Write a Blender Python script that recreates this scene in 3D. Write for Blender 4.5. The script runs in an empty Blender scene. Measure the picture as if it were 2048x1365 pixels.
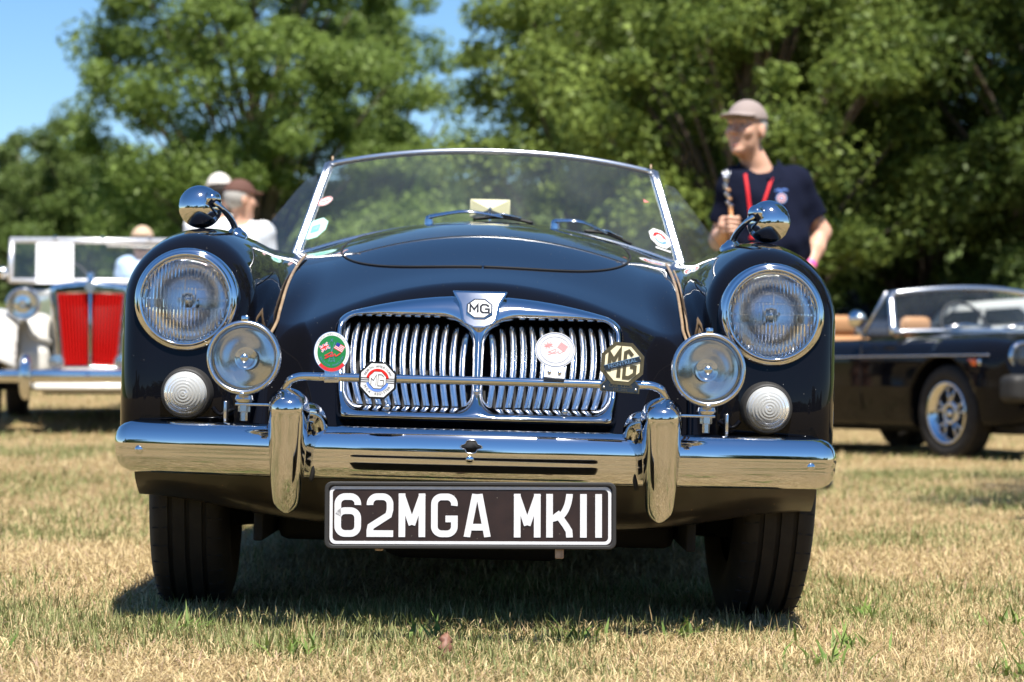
import bpy, bmesh, math, random
import numpy as np
from mathutils import Vector, Matrix

random.seed(7); rng = np.random.default_rng(7)
R = math.radians
sc = bpy.context.scene
C = sc.collection

# ------------------------------------------------------------------ camera, sky, sun, exposure
cam_data = bpy.data.cameras.new('camera')
cam = bpy.data.objects.new('camera', cam_data); C.objects.link(cam)
cam.location = (0, 0, 0.5)
cam.rotation_euler = (R(90.945), 0, 0)
cam_data.sensor_width = 36; cam_data.lens = 81.5
cam_data.clip_end = 2000; cam_data.clip_start = 0.05
cam_data.dof.use_dof = True
cam_data.dof.focus_distance = 4.42
cam_data.dof.aperture_fstop = 5.6
sc.camera = cam

SUN_EL, SUN_AZ = 65.0, 14.0        # degrees; azimuth turned to the right from straight behind the camera
sx = math.sin(R(SUN_AZ)) * math.cos(R(SUN_EL)); sy = -math.cos(R(SUN_AZ)) * math.cos(R(SUN_EL)); sz = math.sin(R(SUN_EL))
world = bpy.data.worlds.new('World'); sc.world = world; world.use_nodes = True
wn = world.node_tree; wn.nodes.clear()
sky = wn.nodes.new('ShaderNodeTexSky'); sky.sky_type = 'NISHITA'; sky.sun_disc = False
sky.sun_elevation = R(SUN_EL); sky.sun_rotation = math.atan2(sx, sy)
sky.altitude = 600; sky.air_density = 1.0; sky.dust_density = 0.15; sky.ozone_density = 4.0
bg = wn.nodes.new('ShaderNodeBackground'); bg.inputs['Strength'].default_value = 0.08
wo = wn.nodes.new('ShaderNodeOutputWorld')
hs = wn.nodes.new('ShaderNodeHueSaturation'); hs.inputs['Saturation'].default_value = 1.18; wn.links.new(sky.outputs[0], hs.inputs['Color']); wn.links.new(hs.outputs[0], bg.inputs[0]); wn.links.new(bg.outputs[0], wo.inputs[0])
sun_d = bpy.data.lights.new('sun', 'SUN'); sun_d.energy = 5.0; sun_d.angle = R(0.53); sun_d.color = (1.0, 0.95, 0.87)
sun = bpy.data.objects.new('sun', sun_d); C.objects.link(sun)
sun.rotation_euler = Vector((sx, sy, sz)).to_track_quat('Z', 'Y').to_euler()
sc.view_settings.view_transform = 'Standard'; sc.view_settings.look = 'None'
sc.view_settings.exposure = 1.05; sc.view_settings.gamma = 1.0; sc.view_settings.use_curve_mapping = False
sc.cycles.use_denoising = True
sc.cycles.max_bounces = 10; sc.cycles.transparent_max_bounces = 24; sc.cycles.transmission_bounces = 10
sc.cycles.caustics_reflective = False; sc.cycles.caustics_refractive = False
sc.cycles.sample_clamp_indirect = 6.0

# ------------------------------------------------------------------ helpers
def new_obj(name, data, parent=None):
    o = bpy.data.objects.new(name, data); C.objects.link(o)
    if parent is not None: o.parent = parent
    return o
def tag(o, label=None, cat=None, group=None, kind=None):
    if label: o['label'] = label
    if cat: o['category'] = cat
    if group: o['group'] = group
    if kind: o['kind'] = kind
    return o
def empty(name, loc=(0, 0, 0), rot=(0, 0, 0), parent=None):
    o = new_obj(name, None, parent); o.location = loc; o.rotation_euler = rot; o.empty_display_size = 0.1
    return o
def copy_tree(o, parent=None):
    c = o.copy(); C.objects.link(c); c.parent = parent
    for ch in list(o.children): copy_tree(ch, c)
    return c
def mob(name, verts, faces, mat, parent=None, smooth=True, normals=None, loc=None, rot=None, sharp=None):
    me = bpy.data.meshes.new(name)
    if isinstance(faces, np.ndarray):
        v = np.asarray(verts, dtype=np.float32); nf, k = faces.shape
        me.vertices.add(len(v)); me.vertices.foreach_set('co', v.ravel())
        me.loops.add(nf * k); me.loops.foreach_set('vertex_index', faces.astype(np.int32).ravel())
        me.polygons.add(nf); me.polygons.foreach_set('loop_start', np.arange(0, nf * k, k, dtype=np.int32))
        me.update(calc_edges=True)
    else:
        me.from_pydata([tuple(map(float, p)) for p in verts], [], [tuple(map(int, f)) for f in faces])
    if smooth: me.polygons.foreach_set('use_smooth', [True] * len(me.polygons))
    if sharp is not None: me.set_sharp_from_angle(angle=R(sharp))
    me.update()
    if normals is not None: me.normals_split_custom_set_from_vertices(np.asarray(normals, dtype=np.float32).tolist())
    if mat is not None: me.materials.append(mat)
    o = new_obj(name, me, parent)
    if loc is not None: o.location = loc
    if rot is not None: o.rotation_euler = rot
    return o
class Spl:                                    # natural cubic spline, straight beyond its ends
    def __init__(s, x, y):
        x = np.asarray(x, float); y = np.asarray(y, float); n = len(x); h = np.diff(x)
        A = np.eye(n); b = np.zeros(n)
        for i in range(1, n - 1):
            A[i, i - 1:i + 2] = h[i - 1], 2 * (h[i - 1] + h[i]), h[i]
            b[i] = 6 * ((y[i + 1] - y[i]) / h[i] - (y[i] - y[i - 1]) / h[i - 1])
        s.x, s.y, s.h, s.m = x, y, h, np.linalg.solve(A, b)
        s.d0 = (y[1] - y[0]) / h[0] - h[0] * s.m[1] / 6; s.d1 = (y[-1] - y[-2]) / h[-1] + h[-1] * s.m[-2] / 6
    def __call__(s, t):
        t = np.asarray(t, float); i = np.clip(np.searchsorted(s.x, t) - 1, 0, len(s.h) - 1)
        tc = np.clip(t, s.x[0], s.x[-1]); a = s.x[i + 1] - tc; b = tc - s.x[i]; h = s.h[i]
        r = (s.m[i] * a ** 3 + s.m[i + 1] * b ** 3) / (6 * h) + (s.y[i] / h - s.m[i] * h / 6) * a + (s.y[i + 1] / h - s.m[i + 1] * h / 6) * b
        return r + np.where(t < s.x[0], (t - s.x[0]) * s.d0, 0) + np.where(t > s.x[-1], (t - s.x[-1]) * s.d1, 0)
def smin(a, b, k):
    h = np.clip(0.5 + 0.5 * (b - a) / k, 0, 1); return b + (a - b) * h - k * h * (1 - h)
def smax(a, b, k): return -smin(-a, -b, k)
def snet(F, lo, hi, h, proj=4):               # implicit surface -> quads, vertices put exactly on F = 0, normals from its gradient
    lo = np.array(lo, float); n = np.ceil((np.array(hi, float) - lo) / h).astype(int) + 1
    ax = [lo[i] + h * np.arange(n[i]) for i in range(3)]
    G = np.broadcast_to(F(ax[0][:, None, None], ax[1][None, :, None], ax[2][None, None, :]), n).astype(np.float32)
    S = G < 0
    cnt = sum(S[i:n[0] - 1 + i, j:n[1] - 1 + j, k:n[2] - 1 + k].astype(np.int8) for i in (0, 1) for j in (0, 1) for k in (0, 1))
    act = (cnt > 0) & (cnt < 8); I = np.argwhere(act); idx = -np.ones(act.shape, np.int64); idx[act] = np.arange(len(I))
    P = np.zeros((len(I), 3)); W = np.zeros(len(I)); cs = [(i, j, k) for i in (0, 1) for j in (0, 1) for k in (0, 1)]
    for a in cs:
        for b in cs:
            if a < b and sum(abs(p - q) for p, q in zip(a, b)) == 1:
                A = I + a; B = I + b; ga = G[A[:, 0], A[:, 1], A[:, 2]]; gb = G[B[:, 0], B[:, 1], B[:, 2]]
                cr = (ga < 0) != (gb < 0); t = np.where(cr, ga / np.where(cr, ga - gb, 1), 0)
                P += (A + t[:, None] * (B - A)) * cr[:, None]; W += cr
    P = lo + h * P / W[:, None]
    Q = []
    for d in range(3):
        e = [(1, 0, 0), (0, 1, 0), (0, 0, 1)][d]; u, v = (d + 1) % 3, (d + 2) % 3
        s0 = S[:n[0] - e[0], :n[1] - e[1], :n[2] - e[2]]; s1 = S[e[0]:, e[1]:, e[2]:]
        E = np.argwhere(s0 != s1); E = E[(E[:, u] > 0) & (E[:, v] > 0) & (E[:, u] < n[u] - 1) & (E[:, v] < n[v] - 1)]
        eu = np.zeros(3, int); eu[u] = 1; ev = np.zeros(3, int); ev[v] = 1
        q = np.stack([idx[tuple((E - eu - ev).T)], idx[tuple((E - ev).T)], idx[tuple(E.T)], idx[tuple((E - eu).T)]], 1)
        fl = ~S[tuple(E.T)]; q[fl] = q[fl][:, ::-1]; Q.append(q)
    Q = np.concatenate(Q)
    def grad(P):
        e = h * 0.12; g = np.empty_like(P)
        for i in range(3):
            D = np.zeros(3); D[i] = e
            g[:, i] = (F(*(P + D).T) - F(*(P - D).T)) / (2 * e)
        return g
    for _ in range(proj):
        g = grad(P); st = F(*P.T)[:, None] * g / np.maximum((g * g).sum(1, keepdims=True), 0.05)
        ln = np.linalg.norm(st, axis=1, keepdims=True); P = P - st * np.minimum(1, h * 0.5 / np.maximum(ln, 1e-9))
    g = grad(P); N = g / np.maximum(np.linalg.norm(g, axis=1, keepdims=True), 1e-9)
    return P, Q, N
def sdf_obj(name, F, lo, hi, h, mat, parent=None, proj=4, norm=True, **kw):
    P, Q, N = snet(F, lo, hi, h, proj)
    return mob(name, P, Q, mat, parent, True, N if norm else None, **kw)
def tube(path, r, n=10, cap=True, flat=1.0):
    P = [Vector(p) for p in path]; m = len(P); rs = r if isinstance(r, (list, tuple, np.ndarray)) else [r] * m
    T = [(P[min(i + 1, m - 1)] - P[max(i - 1, 0)]).normalized() for i in range(m)]
    u = T[0].orthogonal().normalized(); V = []; Fc = []
    for i in range(m):
        u = (u - T[i] * u.dot(T[i])).normalized(); w = T[i].cross(u)
        for k in range(n):
            a = 2 * math.pi * k / n; V.append(P[i] + (u * math.cos(a) + w * math.sin(a) * flat) * rs[i])
    for i in range(m - 1):
        for k in range(n): Fc.append((i * n + k, i * n + (k + 1) % n, (i + 1) * n + (k + 1) % n, (i + 1) * n + k))
    if cap: Fc.append(tuple(range(n))[::-1]); Fc.append(tuple(range((m - 1) * n, m * n)))
    return V, Fc
def curve_pts(pts, n=8):                       # Catmull-Rom through the points
    P = [Vector(p) for p in pts]; out = []
    for i in range(len(P) - 1):
        a, b, c, d = P[max(i - 1, 0)], P[i], P[i + 1], P[min(i + 2, len(P) - 1)]
        for k in range(n):
            t = k / n; out.append(0.5 * ((2 * b) + (c - a) * t + (2 * a - 5 * b + 4 * c - d) * t * t + (3 * b - a - 3 * c + d) * t ** 3))
    return out + [P[-1]]
def lathe(prof, n=48, axis='Y'):               # profile of (radius, along-axis)
    V = []; Fc = []
    for r, h in prof:
        for k in range(n):
            a = 2 * math.pi * k / n; c, s = r * math.cos(a), r * math.sin(a)
            V.append((c, h, s) if axis == 'Y' else (h, c, s) if axis == 'X' else (c, s, h))
    for i in range(len(prof) - 1):
        for k in range(n): Fc.append((i * n + k, i * n + (k + 1) % n, (i + 1) * n + (k + 1) % n, (i + 1) * n + k))
    return V, Fc
def merge(*parts):
    V = []; Fc = []
    for v, f in parts:
        o = len(V); V += [tuple(p) for p in v]; Fc += [tuple(i + o for i in q) for q in f]
    return V, Fc
def xf(part, M):
    return [tuple(M @ Vector(p)) for p in part[0]], part[1]
def box(lo, hi, bev=0.0, seg=2):
    bm = bmesh.new(); bmesh.ops.create_cube(bm, size=1)
    for v in bm.verts: v.co = Vector([lo[i] + (v.co[i] + 0.5) * (hi[i] - lo[i]) for i in range(3)])
    if bev: bmesh.ops.bevel(bm, geom=bm.edges[:], offset=bev, segments=seg, affect='EDGES', profile=0.5)
    bm.verts.index_update(); r = [tuple(v.co) for v in bm.verts], [tuple(v.index for v in f.verts) for f in bm.faces]; bm.free(); return r
def prism(poly, y0, y1):                       # polygon in x,z; front face at y0 (towards the viewer), back at y1
    n = len(poly); V = [(x, y0, z) for x, z in poly] + [(x, y1, z) for x, z in poly]
    a = sum(poly[i][0] * poly[(i + 1) % n][1] - poly[(i + 1) % n][0] * poly[i][1] for i in range(n))
    Fc = [tuple(range(n)), tuple(range(n, 2 * n))[::-1]] + [(i, n + i, n + (i + 1) % n, (i + 1) % n) for i in range(n)]
    if a < 0: Fc = [f[::-1] for f in Fc]
    return V, Fc
def rrect(x0, x1, z0, z1, r, n=6):
    P = []
    for cx, cz, a0 in ((x1 - r, z1 - r, 0), (x0 + r, z1 - r, 90), (x0 + r, z0 + r, 180), (x1 - r, z0 + r, 270)):
        for k in range(n + 1):
            a = R(a0 + 90 * k / n); P.append((cx + r * math.cos(a), cz + r * math.sin(a)))
    return P
def circle(rx, rz=None, n=40, cx=0, cz=0, a0=0, a1=360):
    rz = rx if rz is None else rz; m = n if a1 - a0 >= 360 else n + 1
    return [(cx + rx * math.cos(R(a0 + (a1 - a0) * k / n)), cz + rz * math.sin(R(a0 + (a1 - a0) * k / n))) for k in range(m)]
def octagon(ap, cx=0, cz=0):
    r = ap / math.cos(R(22.5)); return [(cx + r * math.cos(R(22.5 + 45 * k)), cz + r * math.sin(R(22.5 + 45 * k))) for k in range(8)]
def ring(outer, inner, y0, y1):                # flat ring between two outlines with as many points
    n = len(outer); V = [(x, y0, z) for x, z in outer] + [(x, y0, z) for x, z in inner] + [(x, y1, z) for x, z in outer] + [(x, y1, z) for x, z in inner]; Fc = []
    for i in range(n):
        j = (i + 1) % n
        Fc += [(i, j, n + j, n + i), (i, 2 * n + i, 2 * n + j, j), (n + i, n + j, 3 * n + j, 3 * n + i)]
    return V, Fc
def stroke(pts, w, y, closed=False, thick=0.0006):   # flat bar of width w along a polyline in x,z
    P = [Vector((p[0], p[1])) for p in pts]; n = len(P); V = []; Fc = []
    for i in range(n):
        a = P[i - 1] if (i > 0 or closed) else None; b = P[(i + 1) % n] if (i < n - 1 or closed) else None
        d0 = (P[i] - a).normalized() if a is not None else None; d1 = (b - P[i]).normalized() if b is not None else None
        d0 = d0 or d1; d1 = d1 or d0
        t = (d0 + d1).normalized(); nn = Vector((-t.y, t.x)); k = 1 / max(0.35, nn.dot(Vector((-d1.y, d1.x))))
        q = nn * (w / 2 * k); V += [(P[i].x + q.x, y, P[i].y + q.y), (P[i].x - q.x, y, P[i].y - q.y)]
    m = n if closed else n - 1
    for i in range(m):
        j = (i + 1) % n; Fc.append((2 * i, 2 * i + 1, 2 * j + 1, 2 * j))
    return V, Fc
GLYPH = {}
def prebuild_glyphs(strings):                    # lettering outlines are taken once, while the scene is still empty
    objs = []
    for t in strings:
        cu = bpy.data.curves.new('lettering', 'FONT'); cu.body = t; cu.size = 1; cu.align_x = 'CENTER'; cu.align_y = 'CENTER'; cu.fill_mode = 'FRONT'; cu.resolution_u = 2
        o = bpy.data.objects.new('lettering', cu); C.objects.link(o); objs.append((t, o, cu))
    dg = bpy.context.evaluated_depsgraph_get()
    for t, o, cu in objs:
        me = bpy.data.meshes.new_from_object(o.evaluated_get(dg))
        GLYPH[t] = [(v.co.x, v.co.y) for v in me.vertices], [tuple(p.vertices) for p in me.polygons]; bpy.data.meshes.remove(me)
    for t, o, cu in objs: bpy.data.objects.remove(o); bpy.data.curves.remove(cu)
def glyphs(s, size, align='CENTER', bold=0.0, sx=1.0):   # lettering lying in x,z, facing the viewer (-y)
    P, Fc = GLYPH[s]; return [(x * size * sx, 0.0, z * size) for x, z in P], Fc
prebuild_glyphs(list('ABCDEGHIMNORSTVYU0123456789-.X') + ['MONTREAL', 'CAR  CLUB', 'EST. 1992', 'AT', 'USA', '10', 'MG'])
def arc_text(s, r, a0, a1, size, cx=0, cz=0, flip=False, bold=0.0, rz=None):
    out = []; n = len(s); k = (rz or r) / r
    for i, ch in enumerate(s):
        if ch == ' ': continue
        a = R(a0 + (a1 - a0) * i / max(1, n - 1)); V, Fc = glyphs(ch, size, bold=bold)
        th = a - math.pi / 2 + (math.pi if flip else 0); c, sn = math.cos(th), math.sin(th)
        out.append(([(cx + r * math.cos(a) + x * c - z * sn, y, cz + k * r * math.sin(a) + x * sn + z * c) for x, y, z in V], Fc))
    return merge(*out)
def shift(part, dx=0, dy=0, dz=0, s=1.0): return [(x * s + dx, y * s + dy, z * s + dz) for x, y, z in part[0]], part[1]

# ------------------------------------------------------------------ materials
def mat(name, col=(0.8, 0.8, 0.8), rough=0.5, metal=0.0, coat=0.0, spec=0.5, trans=0.0, ior=1.45, noise=None, bump=None, sub=0.0, coat_rough=0.03, coat_ior=1.5):
    m = bpy.data.materials.new(name); m.use_nodes = True; nt = m.node_tree; b = nt.nodes['Principled BSDF']
    b.inputs['Base Color'].default_value = (*col, 1); b.inputs['Roughness'].default_value = rough; b.inputs['Metallic'].default_value = metal
    b.inputs['Coat Weight'].default_value = coat; b.inputs['Coat IOR'].default_value = coat_ior; b.inputs['Coat Roughness'].default_value = coat_rough; b.inputs['Specular IOR Level'].default_value = spec
    b.inputs['Transmission Weight'].default_value = trans; b.inputs['IOR'].default_value = ior
    tc = nt.nodes.new('ShaderNodeTexCoord')
    if noise:                                   # (scale, second colour, contrast)
        n = nt.nodes.new('ShaderNodeTexNoise'); n.inputs['Scale'].default_value = noise[0]; n.inputs['Detail'].default_value = 6
        nt.links.new(tc.outputs['Object'], n.inputs['Vector'])
        r = nt.nodes.new('ShaderNodeValToRGB'); r.color_ramp.elements[0].color = (*col, 1); r.color_ramp.elements[1].color = (*noise[1], 1)
        w = noise[2]; r.color_ramp.elements[0].position = 0.5 - w; r.color_ramp.elements[1].position = 0.5 + w
        nt.links.new(n.outputs[0], r.inputs[0]); nt.links.new(r.outputs[0], b.inputs['Base Color'])
    if bump:                                    # (scale, strength, distance)
        n = nt.nodes.new('ShaderNodeTexNoise'); n.inputs['Scale'].default_value = bump[0]; n.inputs['Detail'].default_value = 5
        nt.links.new(tc.outputs['Object'], n.inputs['Vector'])
        bp = nt.nodes.new('ShaderNodeBump'); bp.inputs['Strength'].default_value = bump[1]; bp.inputs['Distance'].default_value = bump[2]
        nt.links.new(n.outputs[0], bp.inputs['Height']); nt.links.new(bp.outputs[0], b.inputs['Normal'])
    return m
def speckle(m, scale, thr, col, rough=None):     # dust specks and tiny chips on paint and chrome
    nt = m.node_tree; b = nt.nodes['Principled BSDF']; tc = nt.nodes.new('ShaderNodeTexCoord')
    v = nt.nodes.new('ShaderNodeTexVoronoi'); v.inputs['Scale'].default_value = scale; v.inputs['Randomness'].default_value = 1
    nt.links.new(tc.outputs['Object'], v.inputs['Vector'])
    lt = nt.nodes.new('ShaderNodeMath'); lt.operation = 'LESS_THAN'; lt.inputs[1].default_value = thr; nt.links.new(v.outputs['Distance'], lt.inputs[0])
    sel = nt.nodes.new('ShaderNodeSeparateColor'); nt.links.new(v.outputs['Color'], sel.inputs[0])
    gt = nt.nodes.new('ShaderNodeMath'); gt.operation = 'GREATER_THAN'; gt.inputs[1].default_value = 0.75; nt.links.new(sel.outputs[0], gt.inputs[0])
    mu = nt.nodes.new('ShaderNodeMath'); mu.operation = 'MULTIPLY'; nt.links.new(lt.outputs[0], mu.inputs[0]); nt.links.new(gt.outputs[0], mu.inputs[1])
    mx = nt.nodes.new('ShaderNodeMix'); mx.data_type = 'RGBA'; mx.inputs[7].default_value = (*col, 1); nt.links.new(mu.outputs[0], mx.inputs[0])
    lk = b.inputs['Base Color'].links
    if lk: nt.links.new(lk[0].from_socket, mx.inputs[6])
    else: mx.inputs[6].default_value = b.inputs['Base Color'].default_value
    nt.links.new(mx.outputs[2], b.inputs['Base Color'])
    if rough:                                   # a faint film of dust that dulls the gloss in patches
        n = nt.nodes.new('ShaderNodeTexNoise'); n.inputs['Scale'].default_value = 9; n.inputs['Detail'].default_value = 8; nt.links.new(tc.outputs['Object'], n.inputs['Vector'])
        mr = nt.nodes.new('ShaderNodeMapRange'); mr.inputs[3].default_value = rough[0]; mr.inputs[4].default_value = rough[1]; nt.links.new(n.outputs[0], mr.inputs[0])
        nt.links.new(mr.outputs[0], b.inputs['Coat Roughness' if rough[2] else 'Roughness'])
    return m
M = {}
M['black_paint'] = speckle(mat('black_paint', (0.004, 0.0042, 0.006), 0.5, coat=1.0, spec=0.0, coat_ior=1.27), 95, 0.05, (0.35, 0.34, 0.3), (0.004, 0.03, True))
M['chrome'] = speckle(mat('chrome', (0.66, 0.665, 0.68), 0.04, 1.0), 160, 0.05, (0.35, 0.33, 0.28), (0.02, 0.10, False))
M['dull_chrome'] = mat('dull_chrome', (0.62, 0.63, 0.65), 0.22, 1.0)
M['alu'] = mat('brushed_aluminium', (0.72, 0.73, 0.75), 0.28, 1.0, bump=(180, 0.05, 0.001))
M['dark'] = mat('dark_cavity', (0.008, 0.008, 0.009), 0.8)
M['rubber'] = mat('black_rubber', (0.02, 0.019, 0.018), 0.6, bump=(300, 0.1, 0.001))
M['tyre'] = mat('tyre_rubber', (0.012, 0.010, 0.009), 0.8, noise=(25, (0.026, 0.022, 0.018), 0.25), bump=(220, 0.25, 0.001))
M['valance'] = speckle(mat('worn_black_paint', (0.010, 0.008, 0.007), 0.3, coat=0.5, noise=(14, (0.028, 0.02, 0.014), 0.22), coat_rough=0.12), 60, 0.07, (0.22, 0.13, 0.06))
M['white_enamel'] = mat('white_enamel', (0.72, 0.72, 0.71), 0.25, coat=0.5)
M['white_print'] = mat('white_letter_paint', (0.66, 0.66, 0.68), 0.4, noise=(60, (0.58, 0.58, 0.59), 0.2))
M['plate_black'] = speckle(mat('plate_face', (0.016, 0.009, 0.008), 0.42, noise=(30, (0.026, 0.014, 0.012), 0.2)), 140, 0.09, (0.25, 0.22, 0.18))
M['green_enamel'] = mat('green_enamel', (0.012, 0.16, 0.03), 0.25, coat=0.6)
M['red_enamel'] = mat('red_enamel', (0.62, 0.02, 0.015), 0.25, coat=0.6)
M['blue_enamel'] = mat('blue_enamel', (0.13, 0.25, 0.68), 0.25, coat=0.6)
M['navy_enamel'] = mat('navy_enamel', (0.02, 0.03, 0.22), 0.25, coat=0.6)
M['black_enamel'] = mat('black_enamel', (0.01, 0.01, 0.012), 0.25, coat=0.6)
M['bronze'] = mat('old_bronze', (0.20, 0.16, 0.085), 0.38, 0.85, noise=(60, (0.13, 0.10, 0.055), 0.2))
M['cream_enamel'] = mat('cream_enamel', (0.74, 0.66, 0.43), 0.3, coat=0.4)
M['cream_plastic'] = mat('cream_plastic', (0.62, 0.55, 0.32), 0.35)
M['grey_print'] = mat('grey_print', (0.25, 0.25, 0.26), 0.5)
M['hose'] = mat('brown_hose', (0.20, 0.13, 0.07), 0.4, noise=(40, (0.32, 0.23, 0.14), 0.2))
M['leather'] = mat('dark_leather', (0.02, 0.018, 0.018), 0.5, bump=(120, 0.2, 0.002))
M['tan_leather'] = mat('tan_leather', (0.42, 0.22, 0.10), 0.5, bump=(120, 0.2, 0.002))
def glass_thin(name, tint=(0.9, 0.93, 0.92), refl=0.0, film=0.03):   # a pane: clear, with fresnel reflection and haze painted in with a little dust
    m = bpy.data.materials.new(name); m.use_nodes = True; nt = m.node_tree; nt.nodes.clear()
    o = nt.nodes.new('ShaderNodeOutputMaterial'); t = nt.nodes.new('ShaderNodeBsdfTransparent'); t.inputs[0].default_value = (*tint, 1)
    g = nt.nodes.new('ShaderNodeBsdfGlossy'); g.inputs['Roughness'].default_value = 0.02; g.inputs[0].default_value = (0.95, 0.97, 1, 1)
    fr = nt.nodes.new('ShaderNodeFresnel'); ge = nt.nodes.new('ShaderNodeNewGeometry'); io = nt.nodes.new('ShaderNodeMapRange'); io.inputs[3].default_value = 1.5; io.inputs[4].default_value = 1 / 1.5
    nt.links.new(ge.outputs['Backfacing'], io.inputs[0]); nt.links.new(io.outputs[0], fr.inputs[0])      # a thin pane reflects alike from both sides
    ad = nt.nodes.new('ShaderNodeMath'); ad.operation = 'ADD'; ad.use_clamp = True; ad.inputs[1].default_value = refl; nt.links.new(fr.outputs[0], ad.inputs[0])
    mx = nt.nodes.new('ShaderNodeMixShader'); nt.links.new(ad.outputs[0], mx.inputs[0]); nt.links.new(t.outputs[0], mx.inputs[1]); nt.links.new(g.outputs[0], mx.inputs[2])
    d = nt.nodes.new('ShaderNodeBsdfDiffuse'); d.inputs[0].default_value = (0.55, 0.6, 0.58, 1)
    tc = nt.nodes.new('ShaderNodeTexCoord'); n = nt.nodes.new('ShaderNodeTexNoise'); n.inputs['Scale'].default_value = 5; n.inputs['Detail'].default_value = 8; nt.links.new(tc.outputs['Object'], n.inputs['Vector'])
    mr = nt.nodes.new('ShaderNodeMapRange'); mr.inputs[1].default_value = 0.35; mr.inputs[2].default_value = 0.75; mr.inputs[3].default_value = film * 0.5; mr.inputs[4].default_value = film * 1.5; nt.links.new(n.outputs[0], mr.inputs[0])
    m2 = nt.nodes.new('ShaderNodeMixShader'); nt.links.new(mr.outputs[0], m2.inputs[0]); nt.links.new(mx.outputs[0], m2.inputs[1]); nt.links.new(d.outputs[0], m2.inputs[2])
    nt.links.new(m2.outputs[0], o.inputs[0]); return m
M['windscreen'] = glass_thin('windscreen_glass', (0.94, 0.97, 0.95), 0.02, 0.035)
M['perspex'] = glass_thin('perspex', (0.86, 0.88, 0.89), 0.0, 0.03)
M['clear_glass'] = glass_thin('lamp_glass', (0.95, 0.96, 0.95), 0.03, 0.035)
def fluted(name, mode):                         # pressed lens glass: ribs or rings bend what lies behind
    m = mat(name, (0.97, 0.98, 0.98), 0.03, trans=1.0, ior=1.45); nt = m.node_tree; b = nt.nodes['Principled BSDF']
    tc = nt.nodes.new('ShaderNodeTexCoord'); w = nt.nodes.new('ShaderNodeTexWave'); w.inputs['Distortion'].default_value = 0.0
    bp = nt.nodes.new('ShaderNodeBump'); nt.links.new(tc.outputs['Object'], w.inputs['Vector'])
    if mode == 'ribs':
        w.bands_direction = 'X'; w.inputs['Scale'].default_value = 45; bp.inputs['Strength'].default_value = 0.65; bp.inputs['Distance'].default_value = 0.003
        w2 = nt.nodes.new('ShaderNodeTexBrick'); w2.inputs['Scale'].default_value = 16; w2.inputs['Color1'].default_value = (0, 0, 0, 1); w2.inputs['Color2'].default_value = (1, 1, 1, 1); w2.inputs['Mortar'].default_value = (0.5, 0.5, 0.5, 1)
        w2.inputs['Mortar Size'].default_value = 0.03; w2.inputs['Brick Width'].default_value = 0.7; w2.inputs['Row Height'].default_value = 0.32
        sp = nt.nodes.new('ShaderNodeSeparateXYZ'); cb = nt.nodes.new('ShaderNodeCombineXYZ'); nt.links.new(tc.outputs['Object'], sp.inputs[0]); nt.links.new(sp.outputs[0], cb.inputs[0]); nt.links.new(sp.outputs[2], cb.inputs[1]); nt.links.new(cb.outputs[0], w2.inputs['Vector'])
        ml = nt.nodes.new('ShaderNodeMath'); ml.operation = 'MULTIPLY_ADD'; nt.links.new(w2.outputs[0], ml.inputs[0]); nt.links.new(w.outputs[1], ml.inputs[1])
        sc_ = nt.nodes.new('ShaderNodeMath'); sc_.operation = 'MULTIPLY'; sc_.inputs[1].default_value = 0.5; nt.links.new(w2.outputs[0], sc_.inputs[0]); nt.links.new(sc_.outputs[0], ml.inputs[2])
        nt.links.new(ml.outputs[0], bp.inputs['Height'])
    else:
        w.wave_type = 'RINGS'; w.rings_direction = 'Y'; w.inputs['Scale'].default_value = 52; bp.inputs['Strength'].default_value = 0.35; bp.inputs['Distance'].default_value = 0.002
        nt.links.new(w.outputs[1], bp.inputs['Height'])
    nt.links.new(bp.outputs[0], b.inputs['Normal']); return m
M['rib_lens'] = fluted('ribbed_lens', 'ribs')
M['ring_lens'] = fluted('ringed_lens', 'rings'); _b = M['ring_lens'].node_tree.nodes['Principled BSDF']; _b.inputs['Transmission Weight'].default_value = 0.6; _b.inputs['Base Color'].default_value = (0.86, 0.88, 0.87, 1); _b.inputs['Roughness'].default_value = 0.12
M['reflector'] = mat('lamp_reflector', (0.88, 0.89, 0.90), 0.06, 1.0); M['fog_reflector'] = mat('fog_lamp_reflector', (0.84, 0.85, 0.86), 0.11, 1.0); M['slat_chrome'] = mat('slat_chrome', (0.80, 0.80, 0.80), 0.15, 1.0); M['head_reflector'] = mat('headlamp_reflector', (0.96, 0.96, 0.97), 0.16, 1.0)
M['side_reflector'] = mat('side_lamp_backing', (0.88, 0.89, 0.88), 0.5, 0.0)
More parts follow.
